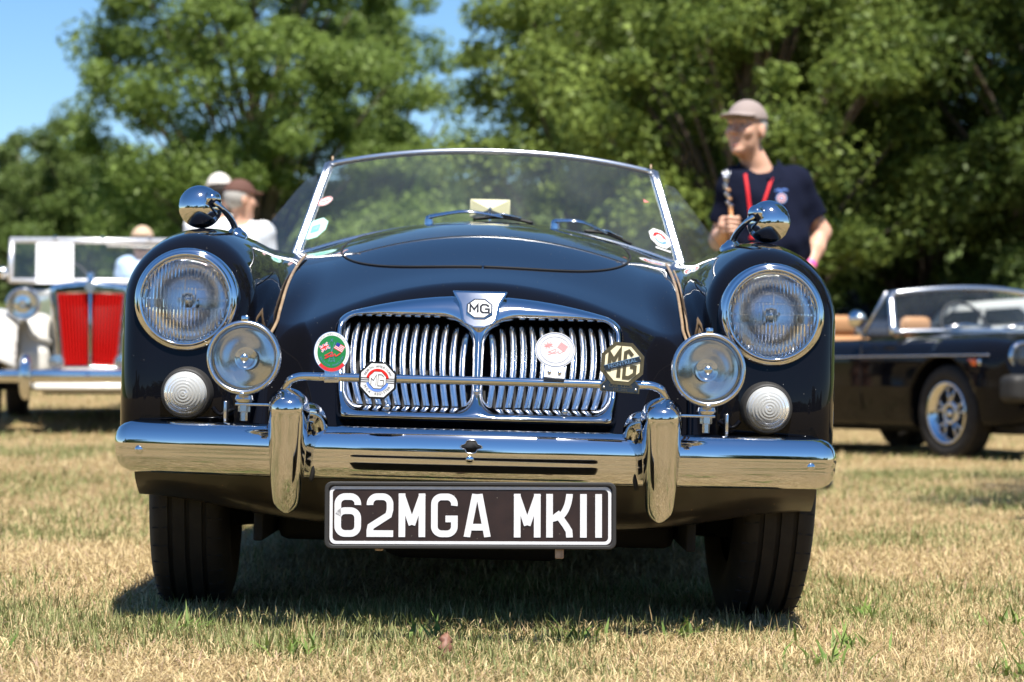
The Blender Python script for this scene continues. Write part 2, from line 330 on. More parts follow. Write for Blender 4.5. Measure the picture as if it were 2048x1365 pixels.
# ------------------------------------------------------------------ lie of the land
def ground_z(x, y):
    x = np.asarray(x, float); y = np.asarray(y, float)
    near = np.exp(-((y - 5.2) / 2.2) ** 2) * -0.022 * (x + 0.08) * np.exp(-(x / 3.0) ** 2)
    s = np.clip((y - 14 - 5 * np.clip(x / 3, 0, 1)) / 80, 0, 3); rise = 5.6 * s ** 1.25
    t = np.clip((y - 8) / 5, 0, 1); left = 0.15 * t * t * (3 - 2 * t) * np.clip((0.5 - x) / 2.5, 0, 1)
    und = 0.012 * np.sin(x * 1.7 + y * 0.9) * np.sin(y * 1.3 - x * 0.6) * np.clip((y - 6) / 4, 0, 1)
    return near + rise + left + und
gz = lambda x, y: float(ground_z(x, y))
def vnoise(x, y, seed=0):                        # cheap smooth noise 0..1
    xi = np.floor(x).astype(np.int64); yi = np.floor(y).astype(np.int64); fx = x - xi; fy = y - yi; fx = fx * fx * (3 - 2 * fx); fy = fy * fy * (3 - 2 * fy)
    def hsh(a, b):
        n = (a * 374761393 + b * 668265263 + seed * 974711) & 0x7fffffff; n = ((n ^ (n >> 13)) * 1274126177) & 0x7fffffff; return ((n ^ (n >> 16)) & 0xffff) / 65535.0
    return (hsh(xi, yi) * (1 - fx) + hsh(xi + 1, yi) * fx) * (1 - fy) + (hsh(xi, yi + 1) * (1 - fx) + hsh(xi + 1, yi + 1) * fx) * fy
def greenness(x, y): return 0.55 * vnoise(x * 1.6, y * 1.1, 1) + 0.30 * vnoise(x * 4.1, y * 3.3, 2) + 0.15 * vnoise(x * 11, y * 9, 3)

def axis_pts(a, b, c, d, s0, s1):
    p = list(np.arange(b, c + 1e-6, s0)); q = c; st = s0
    while q < d: st *= 1.22; st = min(st, s1); q += st; p.append(min(q, d))
    q = b; st = s0
    while q > a: st *= 1.22; st = min(st, s1); q -= st; p.insert(0, max(q, a))
    return np.array(p)
gx = axis_pts(-260, -5, 6, 260, 0.22, 12); gy = axis_pts(-220, 2, 22, 300, 0.22, 12)
XX, YY = np.meshgrid(gx, gy, indexing='ij'); ZZ = ground_z(XX, YY)
n1, n2 = XX.shape; I_ = np.arange(n1 * n2).reshape(n1, n2)
Fq = np.stack([I_[:-1, :-1].ravel(), I_[1:, :-1].ravel(), I_[1:, 1:].ravel(), I_[:-1, 1:].ravel()], 1)
def ground_mat():
    m = bpy.data.materials.new('dry_turf'); m.use_nodes = True; nt = m.node_tree; b = nt.nodes['Principled BSDF']; L = nt.links.new
    b.inputs['Roughness'].default_value = 0.95; b.inputs['Specular IOR Level'].default_value = 0.1
    tc = nt.nodes.new('ShaderNodeTexCoord')
    def nz(s, d=6, r=0.6):
        n = nt.nodes.new('ShaderNodeTexNoise'); n.inputs['Scale'].default_value = s; n.inputs['Detail'].default_value = d; n.inputs['Roughness'].default_value = r; L(tc.outputs['Object'], n.inputs['Vector']); return n
    def ramp(src, stops):
        r = nt.nodes.new('ShaderNodeValToRGB'); e = r.color_ramp.elements
        while len(e) < len(stops): e.new(0.5)
        for el_, (p, c) in zip(e, stops): el_.position = p; el_.color = (*c, 1)
        L(src, r.inputs[0]); return r
    big = nz(0.45, 4); mid = nz(3.2, 6); fine = nz(55, 8, 0.75)
    straw = ramp(fine.outputs[0], [(0.32, (0.10, 0.07, 0.032)), (0.52, (0.30, 0.215, 0.10)), (0.70, (0.50, 0.39, 0.21))])
    green = ramp(fine.outputs[0], [(0.32, (0.05, 0.055, 0.018)), (0.55, (0.16, 0.16, 0.06)), (0.72, (0.28, 0.27, 0.11))])
    ad = nt.nodes.new('ShaderNodeMath'); ad.operation = 'ADD'; L(big.outputs[0], ad.inputs[0]); L(mid.outputs[0], ad.inputs[1])
    mr = nt.nodes.new('ShaderNodeMapRange'); mr.inputs[1].default_value = 1.05; mr.inputs[2].default_value = 1.45; mr.inputs[4].default_value = 0.7; L(ad.outputs[0], mr.inputs[0])
    mx = nt.nodes.new('ShaderNodeMix'); mx.data_type = 'RGBA'; L(mr.outputs[0], mx.inputs[0]); L(straw.outputs[0], mx.inputs[6]); L(green.outputs[0], mx.inputs[7])
    sxyz = nt.nodes.new('ShaderNodeSeparateXYZ'); L(tc.outputs['Object'], sxyz.inputs[0]); far = nt.nodes.new('ShaderNodeMapRange'); far.inputs[1].default_value = 23; far.inputs[2].default_value = 33; L(sxyz.outputs[1], far.inputs[0])
    meadow = ramp(fine.outputs[0], [(0.3, (0.045, 0.065, 0.018)), (0.55, (0.11, 0.145, 0.04)), (0.75, (0.20, 0.22, 0.07))])      # greener grass up the slope, the trees' shade put into its colour
    mf = nt.nodes.new('ShaderNodeMix'); mf.data_type = 'RGBA'; L(far.outputs[0], mf.inputs[0]); L(mx.outputs[2], mf.inputs[6]); L(meadow.outputs[0], mf.inputs[7]); L(mf.outputs[2], b.inputs['Base Color'])
    bp = nt.nodes.new('ShaderNodeBump'); bp.inputs['Strength'].default_value = 0.7; bp.inputs['Distance'].default_value = 0.03; L(fine.outputs[0], bp.inputs['Height']); L(bp.outputs[0], b.inputs['Normal'])
    return m
M['turf'] = ground_mat()
ground = mob('ground', np.stack([XX, YY, ZZ], -1).reshape(-1, 3), Fq, M['turf']); tag(ground, kind='structure')

def blade_mat(name, transl, rough=0.6):
    m = bpy.data.materials.new(name); m.use_nodes = True; nt = m.node_tree; b = nt.nodes['Principled BSDF']; L = nt.links.new
    b.inputs['Roughness'].default_value = rough; b.inputs['Specular IOR Level'].default_value = 0.25
    a = nt.nodes.new('ShaderNodeAttribute'); a.attribute_name = 'tint'; L(a.outputs['Color'], b.inputs['Base Color'])
    t = nt.nodes.new('ShaderNodeBsdfTranslucent'); L(a.outputs['Color'], t.inputs[0])
    mx = nt.nodes.new('ShaderNodeMixShader'); mx.inputs[0].default_value = transl; L(b.outputs[0], mx.inputs[1]); L(t.outputs[0], mx.inputs[2])
    L(mx.outputs[0], nt.nodes['Material Output'].inputs[0]); return m
M['blades'] = blade_mat('grass_blades', 0.30); M['leaves'] = blade_mat('leaves', 0.45, 0.5)
def tinted(o, cols, per):
    me = o.data; at = me.color_attributes.new('tint', 'FLOAT_COLOR', 'POINT'); c = np.ones((len(cols), 4), np.float32); c[:, :3] = cols
    at.data.foreach_set('color', np.repeat(c, per, axis=0).ravel())
def lerp(a, b, t): return np.asarray(a)[None] * (1 - t[:, None]) + np.asarray(b)[None] * t[:, None]
# blades: dry lying straw with greener upright tufts; laid out over the lawn by distance from the mown foreground
def blades(n, y0, y1, wmul, lmul, green_bias=0.0, xpad=1.5):
    y = y0 + (y1 - y0) * rng.random(int(n * 1.0)); hw = 0.235 * y + xpad; x = (rng.random(len(y)) * 2 - 1) * hw.max(); k = np.abs(x) < hw; x, y = x[k], y[k]; n = len(x)
    g = greenness(x, y) + green_bias + 0.17 * rng.standard_normal(n); isg = g > 0.635
    clump = vnoise(x * 7, y * 7, 5)
    ln = np.where(isg, 0.014 + 0.022 * rng.random(n) ** 1.5 + 0.014 * clump, 0.016 + 0.038 * rng.random(n) ** 1.3) * lmul
    tilt = np.where(isg, R(12) + R(50) * rng.random(n) ** 1.3, R(58) + R(32) * rng.random(n) ** 0.7)
    up = rng.random(n) < 0.04; tilt = np.where(up & ~isg, R(10) + R(35) * rng.random(n), tilt)
    az = rng.random(n) * 2 * math.pi; d = np.stack([np.cos(az), np.sin(az)], 1); s = np.stack([-d[:, 1], d[:, 0]], 1)
    wd = np.where(isg, 0.0009 + 0.0010 * rng.random(n), 0.0006 + 0.0008 * rng.random(n)) * wmul
    z0 = ground_z(x, y) - 0.002 + np.where(isg, 0, 0.010 * rng.random(n) ** 2)
    P = np.zeros((n, 5, 3)); base = np.stack([x, y, z0], 1)
    m1 = base + np.concatenate([d * (ln * 0.55 * np.sin(tilt * 0.75))[:, None], (ln * 0.55 * np.cos(tilt * 0.75))[:, None]], 1)
    tip = m1 + np.concatenate([d * (ln * 0.50 * np.sin(np.minimum(tilt * 1.25, R(97))))[:, None], (ln * 0.50 * np.cos(np.minimum(tilt * 1.25, R(97))))[:, None]], 1)
    sv = np.concatenate([s * wd[:, None], np.zeros((n, 1))], 1)
    P[:, 0] = base - sv; P[:, 1] = base + sv; P[:, 2] = m1 + sv * 0.8; P[:, 3] = m1 - sv * 0.8; P[:, 4] = tip
    P[:, 4, 2] = np.maximum(P[:, 4, 2], z0 + 0.002)
    r = rng.random(n); r2 = rng.random(n)
    cg = lerp((0.12, 0.145, 0.040), (0.32, 0.33, 0.14), r); cs = lerp((0.32, 0.225, 0.105), (0.70, 0.57, 0.32), r); col = np.where(isg[:, None], cg, cs)
    pk = (r2 < 0.10) & ~isg; col[pk] = lerp((0.36, 0.24, 0.16), (0.50, 0.36, 0.25), r[pk]); mix_ = (r2 > 0.85) & isg; col[mix_] = cs[mix_]
    return P, col
PB = [blades(60000, 2.3, 3.3, 1.1, 1.0), blades(240000, 3.3, 5.2, 1.0, 1.0), blades(150000, 5.2, 7.6, 1.25, 1.05)]; PF = [blades(190000, 7.6, 13.0, 2.3, 1.15, xpad=2.0), blades(190000, 13.0, 30.0, 3.8, 1.3, xpad=3.0)]
nn_ = sum(len(p) for p, _ in PB); PB += PF; P = np.concatenate([p for p, _ in PB]); col = np.concatenate([c for _, c in PB]); nb = len(P)
b0 = np.arange(nb)[:, None] * 5
T3 = np.concatenate([b0[:nn_] + np.array([[0, 1, 2]]), b0[:nn_] + np.array([[0, 2, 3]]), b0[:nn_] + np.array([[3, 2, 4]]), b0[nn_:] + np.array([[0, 1, 4]])])
grass = mob('grass', P.reshape(-1, 3), T3, M['blades']); tinted(grass, col, 5)
tag(grass, 'dry straw-coloured lawn with greener tufts under the cars', 'grass', kind='stuff')
# broad-leaved tufts standing out in the foreground
tuft_spots = [(-0.62, 4.45), (-0.40, 4.12), (0.33, 4.52), (0.62, 4.35), (0.55, 4.10), (0.98, 4.30), (-0.15, 4.38), (0.12, 4.40), (1.02, 4.85), (0.75, 4.98), (-0.95, 4.05), (0.86, 3.95)]
P = []; col = []
for (tx, ty) in tuft_spots:
    for _ in range(26):
        az = random.random() * 6.283; ln = 0.03 + 0.04 * random.random(); tl = R(20 + 55 * random.random()); d = Vector((math.cos(az), math.sin(az), 0)); s_ = Vector((-d.y, d.x, 0)) * (0.0022 + 0.002 * random.random())
        ox, oy = tx + random.gauss(0, 0.028), ty + random.gauss(0, 0.028); b_ = Vector((ox, oy, gz(ox, oy))); m_ = b_ + d * ln * 0.5 * math.sin(tl * 0.7) + Vector((0, 0, ln * 0.5 * math.cos(tl * 0.7))); t_ = m_ + d * ln * 0.6 * math.sin(min(tl * 1.3, 1.65)) + Vector((0, 0, ln * 0.6 * math.cos(min(tl * 1.3, 1.65))))
        P.append([b_ - s_ * 0.6, b_ + s_ * 0.6, m_ + s_, m_ - s_, t_]); k = random.random(); col.append((0.10 + 0.12 * k, 0.17 + 0.13 * k, 0.035 + 0.04 * k))
P = np.array(P); nb = len(P); b0 = np.arange(nb)[:, None] * 5
T3 = np.concatenate([b0 + np.array([[0, 1, 2]]), b0 + np.array([[0, 2, 3]]), b0 + np.array([[3, 2, 4]])])
tf = mob('grass_tufts', P.reshape(-1, 3), T3, M['blades']); tinted(tf, np.array(col), 5); tag(tf, 'fresh green broad-bladed tufts in the foreground lawn', 'grass', kind='stuff')
# a curled dead leaf lying in the grass
M['dead_leaf'] = mat('dead_leaf', (0.10, 0.03, 0.018), 0.6, noise=(60, (0.24, 0.12, 0.075), 0.2))
lf = []; nL = 11
for i in range(nL):
    t = i / (nL - 1); wv = 0.020 * math.sin(math.pi * t) ** 0.7 * (1 + 0.35 * math.sin(t * 19)) + 0.0005
    for k in range(7):
        u = k / 3 - 1; lf.append((u * wv * 0.8, 0.010 * u * u - 0.008 * math.sin(t * 3), 0.066 * t + 0.004 * math.sin(u * 5 + t * 7)))
lo = mob('fallen_leaf', lf, [(i * 7 + k, i * 7 + k + 1, (i + 1) * 7 + k + 1, (i + 1) * 7 + k) for i in range(nL - 1) for k in range(6)], M['dead_leaf'], loc=(-0.118, 4.12, gz(-0.118, 4.12) + 0.004), rot=(R(-28), R(14), R(20))); lo.scale = (0.78, 0.78, 0.78)
sm = lo.modifiers.new('thick', 'SOLIDIFY'); sm.thickness = 0.0008
tag(lo, 'curled reddish-brown dead leaf lying in the grass before the plate', 'leaf')
# ------------------------------------------------------------------ the black roadster in front
ROLL = 1.5
car = empty('roadster', (-0.081, 4.4, 0.0), (0, R(ROLL), 0))
tag(car, 'black vintage roadster with round headlamps and a 62MGA MKII number plate', 'car')

fT = Spl([0.1, 0.2, 0.35, 0.55, 0.8, 1.2, 1.6, 2.0, 2.4, 2.8, 3.2, 3.6, 3.95], [0.742, 0.762, 0.790, 0.807, 0.810, 0.803, 0.782, 0.752, 0.735, 0.760, 0.765, 0.73, 0.66])
fW = Spl([0.1, 0.3, 0.6, 1.0, 2.0, 3.0, 3.95], [0.121, 0.138, 0.156, 0.162, 0.168, 0.175, 0.15])
fX = Spl([0.1, 0.3, 0.6, 1.0, 2.0, 3.0, 3.95], [0.576, 0.579, 0.579, 0.574, 0.568, 0.56, 0.54])
hC = Spl([0.1, 0.26, 0.45, 0.8, 1.1, 1.4, 1.6, 2.0, 2.7, 3.3, 3.95], [0.640, 0.684, 0.726, 0.810, 0.864, 0.893, 0.900, 0.88, 0.80, 0.73, 0.60])
hK = Spl([0.2, 0.5, 1.0, 1.5, 2.5, 3.9], [0.80, 0.62, 0.50, 0.43, 0.3, 0.4])
zB = Spl([0.0, 0.3, 1.0, 1.25, 2.7, 3.0, 3.95], [0.365, 0.36, 0.26, 0.20, 0.20, 0.28, 0.33])
yF = Spl([0.3, 0.45, 0.55, 0.64, 0.75, 0.85], [0.155, 0.135, 0.145, 0.165, 0.215, 0.30])
def grille_y(x, z): return 0.10 + 0.60 * (z - 0.41) + 0.35 * x * x
def g_out(x, z):
    return smax(smax(z - (0.668 - 0.55 * x * x), np.abs(x) - (0.273 + 0.10 * (z - 0.41)), 0.045), 0.4136 - z, 0.018)
def hood_F(x, y, z):
    a = np.sqrt(x * x + 1e-6); e = np.maximum(0, a - 0.285)
    top = (z - (hC(y) - hK(y) * a * a)) * 0.95
    return smax(top, (grille_y(a, z) + 3.2 * e * e - y) * 0.85, 0.045)
def mga_F(x, y, z):
    a = np.sqrt(x * x + 1e-6); W = fW(y); zc = fT(y) - W; dx = a - fX(y)
    up = np.hypot(dx, np.maximum(z - zc, 0)) - W
    side = up + 0.10 * np.maximum(0, 0.42 - z) ** 1.5
    e = np.maximum(0, np.abs(a - 0.576) - 0.05)
    fen = smax(side, (yF(z) + 1.6 * e * e - y) * 0.92, 0.055)
    core = smax(hood_F(x, y, z), a - 0.60, 0.05)
    f = smin(fen, core, 0.085)
    f = smax(f, y - 3.93 + 0.12 * a * a, 0.12)
    f = smax(f, zB(y) - z, 0.02)
    for cy in (0.65, 3.04):
        f = smax(f, -np.maximum(np.hypot(y - cy, z - 0.315) - 0.365, 0.44 - a), 0.012)
    ck = np.maximum(np.maximum(a - 0.52 + 0.0 * z, np.abs(y - 2.10) - 0.52), 0.42 - z)
    ck = smax(smax(a - 0.53, np.abs(y - 2.12) - 0.56, 0.2), 0.42 - z, 0.05)
    f = smax(f, -ck, 0.03)
    f = np.maximum(f, -np.maximum(np.hypot(a - 0.576, z - 0.6415) - 0.083, y - 0.30))
    g = np.maximum(g_out(a, z) + 0.013, y - grille_y(a, z) - 0.14)
    return np.maximum(f, -g)
body = sdf_obj('body', mga_F, (-0.80, 0.02, 0.14), (0.80, 4.02, 0.96), 0.0125, M['black_paint'], car)
def drop(x, y, F=mga_F):                        # height of the paint at x, y
    x = np.asarray(x, float); y = np.asarray(y, float); hi = np.full(x.shape, 1.05); st = 0.01
    for _ in range(60):
        ins = F(x, y, hi) < 0; hi = np.where(ins, hi, hi - st)
    lo = hi.copy(); hi = hi + st
    for _ in range(25):
        m = (lo + hi) / 2; ins = F(x, y, m) < 0; lo = np.where(ins, m, lo); hi = np.where(ins, hi, m)
    return (lo + hi) / 2

# bonnet lid: its own skin just proud of the body, oval front edge, with a dark shut line round it
lid_y0, lid_y1, lid_w = 0.50, 1.36, 0.335
def lid_hw(y):
    t = np.clip((y - lid_y0) / (lid_y1 - lid_y0), 0, 1); s = np.clip(t / 0.62, 0, 1)
    return lid_w * np.sqrt(np.maximum(0, 1 - (1 - s) ** 2.0)) ** 0.95 * (1 - 0.10 * np.clip((t - 0.62) / 0.38, 0, 1) ** 2)
V = []; Fc = []; nu, nv = 41, 60
ts = np.linspace(0, 1, nv) ** 2; ys = lid_y0 + (lid_y1 - lid_y0) * ts; us = np.linspace(-1, 1, nu)
us = np.sin(us * math.pi / 2)
YY, UU = np.meshgrid(ys, us, indexing='ij'); XX = UU * np.maximum(lid_hw(YY), 0.004)
ZZ = drop(XX, YY)
edge = np.minimum(np.minimum(1 - np.abs(UU), 1) * np.maximum(lid_hw(YY), 0.02), np.minimum((YY - lid_y0) * 0.5, lid_y1 - YY))
ZZ = ZZ + 0.0028 - 0.004 * np.clip(1 - edge / 0.006, 0, 1) ** 2
V = np.stack([XX, YY, ZZ], -1).reshape(-1, 3)
Fq = np.array([(i * nu + k, i * nu + k + 1, (i + 1) * nu + k + 1, (i + 1) * nu + k) for i in range(nv - 1) for k in range(nu - 1)])
def paint_normals(P):
    e = 0.0015; g = np.stack([(hood_F(*(P + d).T) - hood_F(*(P - d).T)) for d in np.eye(3) * e], 1); return g / np.linalg.norm(g, axis=1, keepdims=True)
lid = mob('bonnet_lid', V, Fq, M['black_paint'], car, True, paint_normals(V))
sl = []
tt = np.linspace(0, 1, 70); yy = lid_y0 + (lid_y1 - lid_y0) * tt ** 2.2
for sgn in (-1, 1):
    xx = sgn * (lid_hw(yy) + 0.002); sl.append(tube(list(zip(xx, yy - 0.001, drop(xx, yy) + 0.0006)), 0.0026, 6))
mob('shut_line', *merge(*sl), M['dark'], lid)

# front valance below the bumper, with a rolled lip
vb = Spl([-0.69, -0.60, -0.45, -0.34, 0, 0.34, 0.45, 0.60, 0.69], [0.252, 0.246, 0.222, 0.208, 0.200, 0.208, 0.222, 0.246, 0.252])
V = []; Fc = []; xs = np.linspace(-0.678, 0.678, 60)
for x in xs:
    b = float(vb(x)); c = 0.05 * (x / 0.68) ** 2
    for y, z in ((0.30 + c, 0.345), (0.20 + c, 0.330), (0.165 + c, 0.318), (0.160 + c, 0.305), (0.175 + c, 0.285), (0.20 + c, (b + 0.285) / 2), (0.225 + c, b + 0.004), (0.235 + c, b), (0.25 + c, b + 0.008), (0.30 + c, 0.345)): V.append((x, y, z))
k = 10
for i in range(len(xs) - 1):
    for j in range(k - 1): Fc.append((i * k + j, i * k + j + 1, (i + 1) * k + j + 1, (i + 1) * k + j))
Fc += [tuple(range(k)), tuple(range((len(xs) - 1) * k, len(xs) * k))[::-1]]
mob('valance', V, Fc, M['valance'], car, sharp=50)
mob('crossmember', *box((-0.42, 0.52, 0.15), (0.42, 0.66, 0.30), 0.02), M['dark'], car)
mob('floor_pan', *box((-0.50, 1.1, 0.15), (0.50, 3.6, 0.24), 0.02), M['dark'], car)
mob('engine_sump', *box((-0.20, 0.46, 0.12), (0.20, 1.2, 0.34), 0.04), M['dark'], car)  # added, like the lowered floor pan, to block skylight under the car
for s in (-1, 1): mob('wishbone', *tube([(s * 0.30, 0.60, 0.22), (s * 0.52, 0.64, 0.20)], 0.03, 8), M['dark'], car)

# bumper: bowed bar with a soft crease, wrapped ends
prof = [(0.045, 0.4005), (0.030, 0.4015), (0.016, 0.3985), (0.0075, 0.391), (0.0025, 0.380), (0.000, 0.367), (-0.0005, 0.356), (0.0006, 0.349), (0.0015, 0.345), (0.0012, 0.340), (0.0022, 0.331), (0.006, 0.320), (0.012, 0.311), (0.020, 0.3065), (0.034, 0.305)]
BL = 0.698
def bump_path(s):                               # s along the bar, -1..1 -> x, y, heading
    L = BL; x = s * L; ax = abs(x); y = 0.11 * (ax / 0.70) ** 2.2; return x, y
st = [(*bump_path(s), None) for s in np.linspace(-0.965, 0.965, 90)]
def wrap(sgn):                                  # rounded end turning back
    x0, y0 = bump_path(0.965); out = []
    for t in np.linspace(0.12, 1, 9): a = t * math.pi / 2; out.append((sgn * (x0 + 0.030 * math.sin(a)), y0 + 0.012 * t + 0.032 * (1 - math.cos(a)), None))
    out.append((sgn * (x0 + 0.030), y0 + 0.085, None)); return out
st = wrap(-1)[::-1] + st + wrap(1)
V = []; Fc = []; n = len(prof)
for i, (x, y, _) in enumerate(st):
    a = st[max(i - 1, 0)]; b = st[min(i + 1, len(st) - 1)]; t = Vector((b[0] - a[0], b[1] - a[1])).normalized(); nx, ny = -t.y, t.x
    endf = max(0, abs(x) - 0.675) / 0.03
    for py, pz in prof: V.append((x + nx * py, y + ny * py, 0.352 + (pz - 0.352) * (1 - 0.10 * min(1, endf))))
for i in range(len(st) - 1):
    for j in range(n - 1): Fc.append((i * n + j, (i + 1) * n + j, (i + 1) * n + j + 1, i * n + j + 1))
bumper = mob('bumper', V, Fc, M['chrome'], car)
mod = bumper.modifiers.new('skin', 'SOLIDIFY'); mod.thickness = 0.003; mod.offset = -1
hole = [(0.0165 * math.cos(R(a)) * (1.0 if abs(math.sin(R(a))) > 0.45 else 1.15), 0.0105 * math.sin(R(a)) * (1.15 if abs(math.cos(R(a))) < 0.6 else 0.62)) for a in range(0, 360, 12)]
mob('crank_hole', *shift(prism(hole, -0.0016, 0.012), -0.006, -0.0030, 0.372), M['dark'], bumper)
mob('crank_hole_rim', *shift(ring([(x * 1.14, z * 1.14) for x, z in hole], hole, -0.0022, 0.010), -0.006, -0.0030, 0.372), M['dull_chrome'], bumper)
def bolt(x, y, z, r, name='bolt', par=None, m='chrome', sq=0.55):
    P = [(0.0002, -r * sq)] + [(r * math.sin(R(a)), -r * sq * math.cos(R(a))) for a in range(15, 91, 15)] + [(r, r * 0.6)]
    return mob(name, *shift(lathe(P, 20), x, y, z), M[m], par)
bolt(-0.008, -0.0005, 0.3475, 0.0085, par=bumper)
for s in (-1, 1): bolt(s * 0.650, 0.092, 0.347, 0.009, par=bumper)

# overriders: tall chrome horns
def overrider(sgn):
    secs = []; n = 28
    zs = np.concatenate([np.linspace(0, 0.12, 7), np.linspace(0.18, 0.82, 12), np.linspace(0.86, 1, 9)])
    hw = Spl([0, 0.06, 0.15, 0.4, 0.7, 0.88, 0.96, 1.0], [0.0, 0.020, 0.028, 0.035, 0.040, 0.0415, 0.030, 0.0])
    for t in zs:
        z = 0.236 + 0.240 * t
        w = 0.0415 * 1.0 if False else float(np.interp(t, [0, 0.03, 0.07, 0.13, 0.3, 0.6, 0.80, 0.88, 0.93, 0.97, 0.99, 1.0], [0.003, 0.016, 0.0235, 0.028, 0.0325, 0.037, 0.0405, 0.039, 0.034, 0.024, 0.014, 0.002]))
        fr = float(Spl([0, 0.15, 0.45, 0.75, 0.9, 1.0], [-0.030, -0.052, -0.078, -0.092, -0.088, -0.055])(t)); bk = float(Spl([0, 0.2, 0.5, 0.8, 1.0], [-0.012, 0.000, 0.012, 0.010, -0.030])(t))
        sec = []
        for k in range(n):
            a = 2 * math.pi * k / n; c, s_ = math.cos(a), math.sin(a); p = 0.78
            sec.append((w * math.copysign(abs(c) ** p, c), (fr + bk) / 2 + (bk - fr) / 2 * math.copysign(abs(s_) ** (0.8 if s_ > 0 else 1.0), s_), z))
        secs.append(sec)
    V = [p for s in secs for p in s]; Fc = [(i * n + k, (i + 1) * n + k, (i + 1) * n + (k + 1) % n, i * n + (k + 1) % n) for i in range(len(secs) - 1) for k in range(n)]
    Fc += [tuple(range(n)), tuple(range((len(secs) - 1) * n, len(secs) * n))[::-1]]
    y0 = bump_path(0.355 / BL)[1]
    o = mob('overrider', V, Fc, M['chrome'], car, loc=(sgn * 0.355, y0, 0)); sb = o.modifiers.new('smooth', 'SUBSURF'); sb.levels = 1; sb.render_levels = 1
    o.rotation_euler = (0, 0, R(-3 * sgn))
    fl = []                                     # black rubber strip between horn and bar
    for t in np.linspace(0, 1, 14): a = -1.2 + 2.4 * t; fl.append((-sgn * (0.040 + 0.010 * math.cos(a)), 0.006 + 0.0 * t - 0.012 * math.cos(a), 0.352 + 0.058 * math.sin(a)))
    mob('rubber_strip', *tube(fl, 0.0045, 8), M['rubber'], o)
    br = [(-sgn * 0.02, -0.03, 0.43), (-sgn * 0.045, -0.005, 0.425), (-sgn * 0.055, 0.01, 0.40), (-sgn * 0.05, 0.015, 0.37)]
    mob('mounting_foot', *tube(curve_pts(br, 5), [0.023 - 0.0004 * i for i in range(16)], 14), M['chrome'], o)
    return o
for s in (-1, 1): overrider(s)

# grille: chrome surround as a rounded plate with two openings
def g2(x, z):
    a = np.abs(x)
    out = g_out(x, z)
    def rr(px, pz, x0, x1, z0, z1, r):
        qx = np.abs(px - (x0 + x1) / 2) - (x1 - x0) / 2 + r; qz = np.abs(pz - (z0 + z1) / 2) - (z1 - z0) / 2 + r
        return np.hypot(np.maximum(qx, 0), np.maximum(qz, 0)) + np.minimum(np.maximum(qx, qz), 0) - r
    op = rr(a / (1 + 0.38 * (z - 0.53)), z, 0.0125, 0.262, 0.4435, 0.6195, 0.028)
    sh = (0.583 + 0.62 * a) - z                 # the shield's flank trims the inner top corner
    op = smax(op, np.where(a < 0.075, -sh, -1.0), 0.02) if False else smax(op, z - (0.580 + 0.75 * a), 0.02)
    return smax(out, -op, 0.008)
def surround_F(x, y, z):
    n = (y - grille_y(x, z)) * 0.86; d = g2(x, z)
    bul = -0.018 + 0.010 * np.clip(-d / 0.02, 0, 1)        # thin at the rims, full in the middle
    low = np.clip((0.47 - z) / 0.05, 0, 1); q = 1 - np.exp(np.minimum(d, 0) / 0.008); bul = -0.011 - 0.013 * q - 0.020 * low * q
    f = smax(d, bul - n, 0.012)
    return smax(f, n - 0.012, 0.004)
grille = empty('grille', (0, 0, 0), parent=car)
sdf_obj('surround', surround_F, (-0.315, 0.02, 0.40), (0.315, 0.32, 0.69), 0.0025, M['chrome'], grille)
for sgn in (-1, 1):
    for i in range(13):
        xb = 0.0245 + 0.0192 * i; secs = []; ztop = 0.617 if xb > 0.05 else 0.586 + 0.55 * xb; zbot = 0.446
        for t in np.linspace(0, 1, 15):
            z = zbot + (ztop - zbot) * t; bow = 4 * t * (1 - t)
            x = xb + (0.006 + 0.030 * xb) * bow + 0.05 * xb * (t - 0.5); yb = grille_y(x, z) + 0.012 - 0.014 * bow + (0.010 if t > 0.93 else 0)
            w = 0.0066; dpt = 0.036
            for px, py in ((-w * 0.55, 0.0), (w * 0.1, 0.0012), (w * 0.75, 0.0046), (w, 0.009), (w * 0.9, 0.018), (w * 0.35 + 0.004, dpt), (-w * 0.35 + 0.004, dpt), (-w * 0.8, 0.014), (-w, 0.003)):
                secs.append((sgn * (x + px), yb + py, z))
        n = 9; Fc = [(j * n + k, j * n + (k + 1) % n, (j + 1) * n + (k + 1) % n, (j + 1) * n + k) for j in range(14) for k in range(n)] + [tuple(range(n))[::-1], tuple(range(14 * n, 15 * n))]
        if sgn < 0: Fc = [f[::-1] for f in Fc]
        mob('slat', secs, Fc, M['slat_chrome'], grille, sharp=60)
V = []; Fc = []
for sgn in (0,):
    P = [(-0.262, 0.432), (0.262, 0.432), (0.27, 0.628), (-0.27, 0.628)]
    V = [(x, grille_y(x, z) + 0.075, z) for x, z in P]; Fc = [(0, 1, 2, 3)]
mob('backing', V, Fc, M['dark'], grille)
# shield and octagon badge
def on_grille(part, off):                       # lay a flat part (x, depth, z) onto the sloping grille face
    return [(x, float(grille_y(x, z)) + off + y, z) for x, y, z in part[0]], part[1]
shp = [(-0.053, 0.672), (-0.05, 0.676), (0.05, 0.676), (0.053, 0.672), (0.050, 0.664), (0.041, 0.650), (0.037, 0.632), (0.034, 0.618), (0.026, 0.610), (0.0, 0.602), (-0.026, 0.610), (-0.034, 0.618), (-0.037, 0.632), (-0.041, 0.650), (-0.050, 0.664)]
def shield_F(x, y, z):
    a = np.abs(x); n = (y - grille_y(x, z)) * 0.86
    hw = np.interp(z, [0.600, 0.603, 0.61, 0.618, 0.632, 0.650, 0.664, 0.672, 0.676], [0.002, 0.014, 0.030, 0.036, 0.0385, 0.042, 0.050, 0.0545, 0.0545])
    d = np.maximum(np.maximum((a - hw) * 0.8, z - 0.676), 0.600 - z)
    return smax(smax(d, -0.034 - n, 0.005), n - 0.01, 0.004)
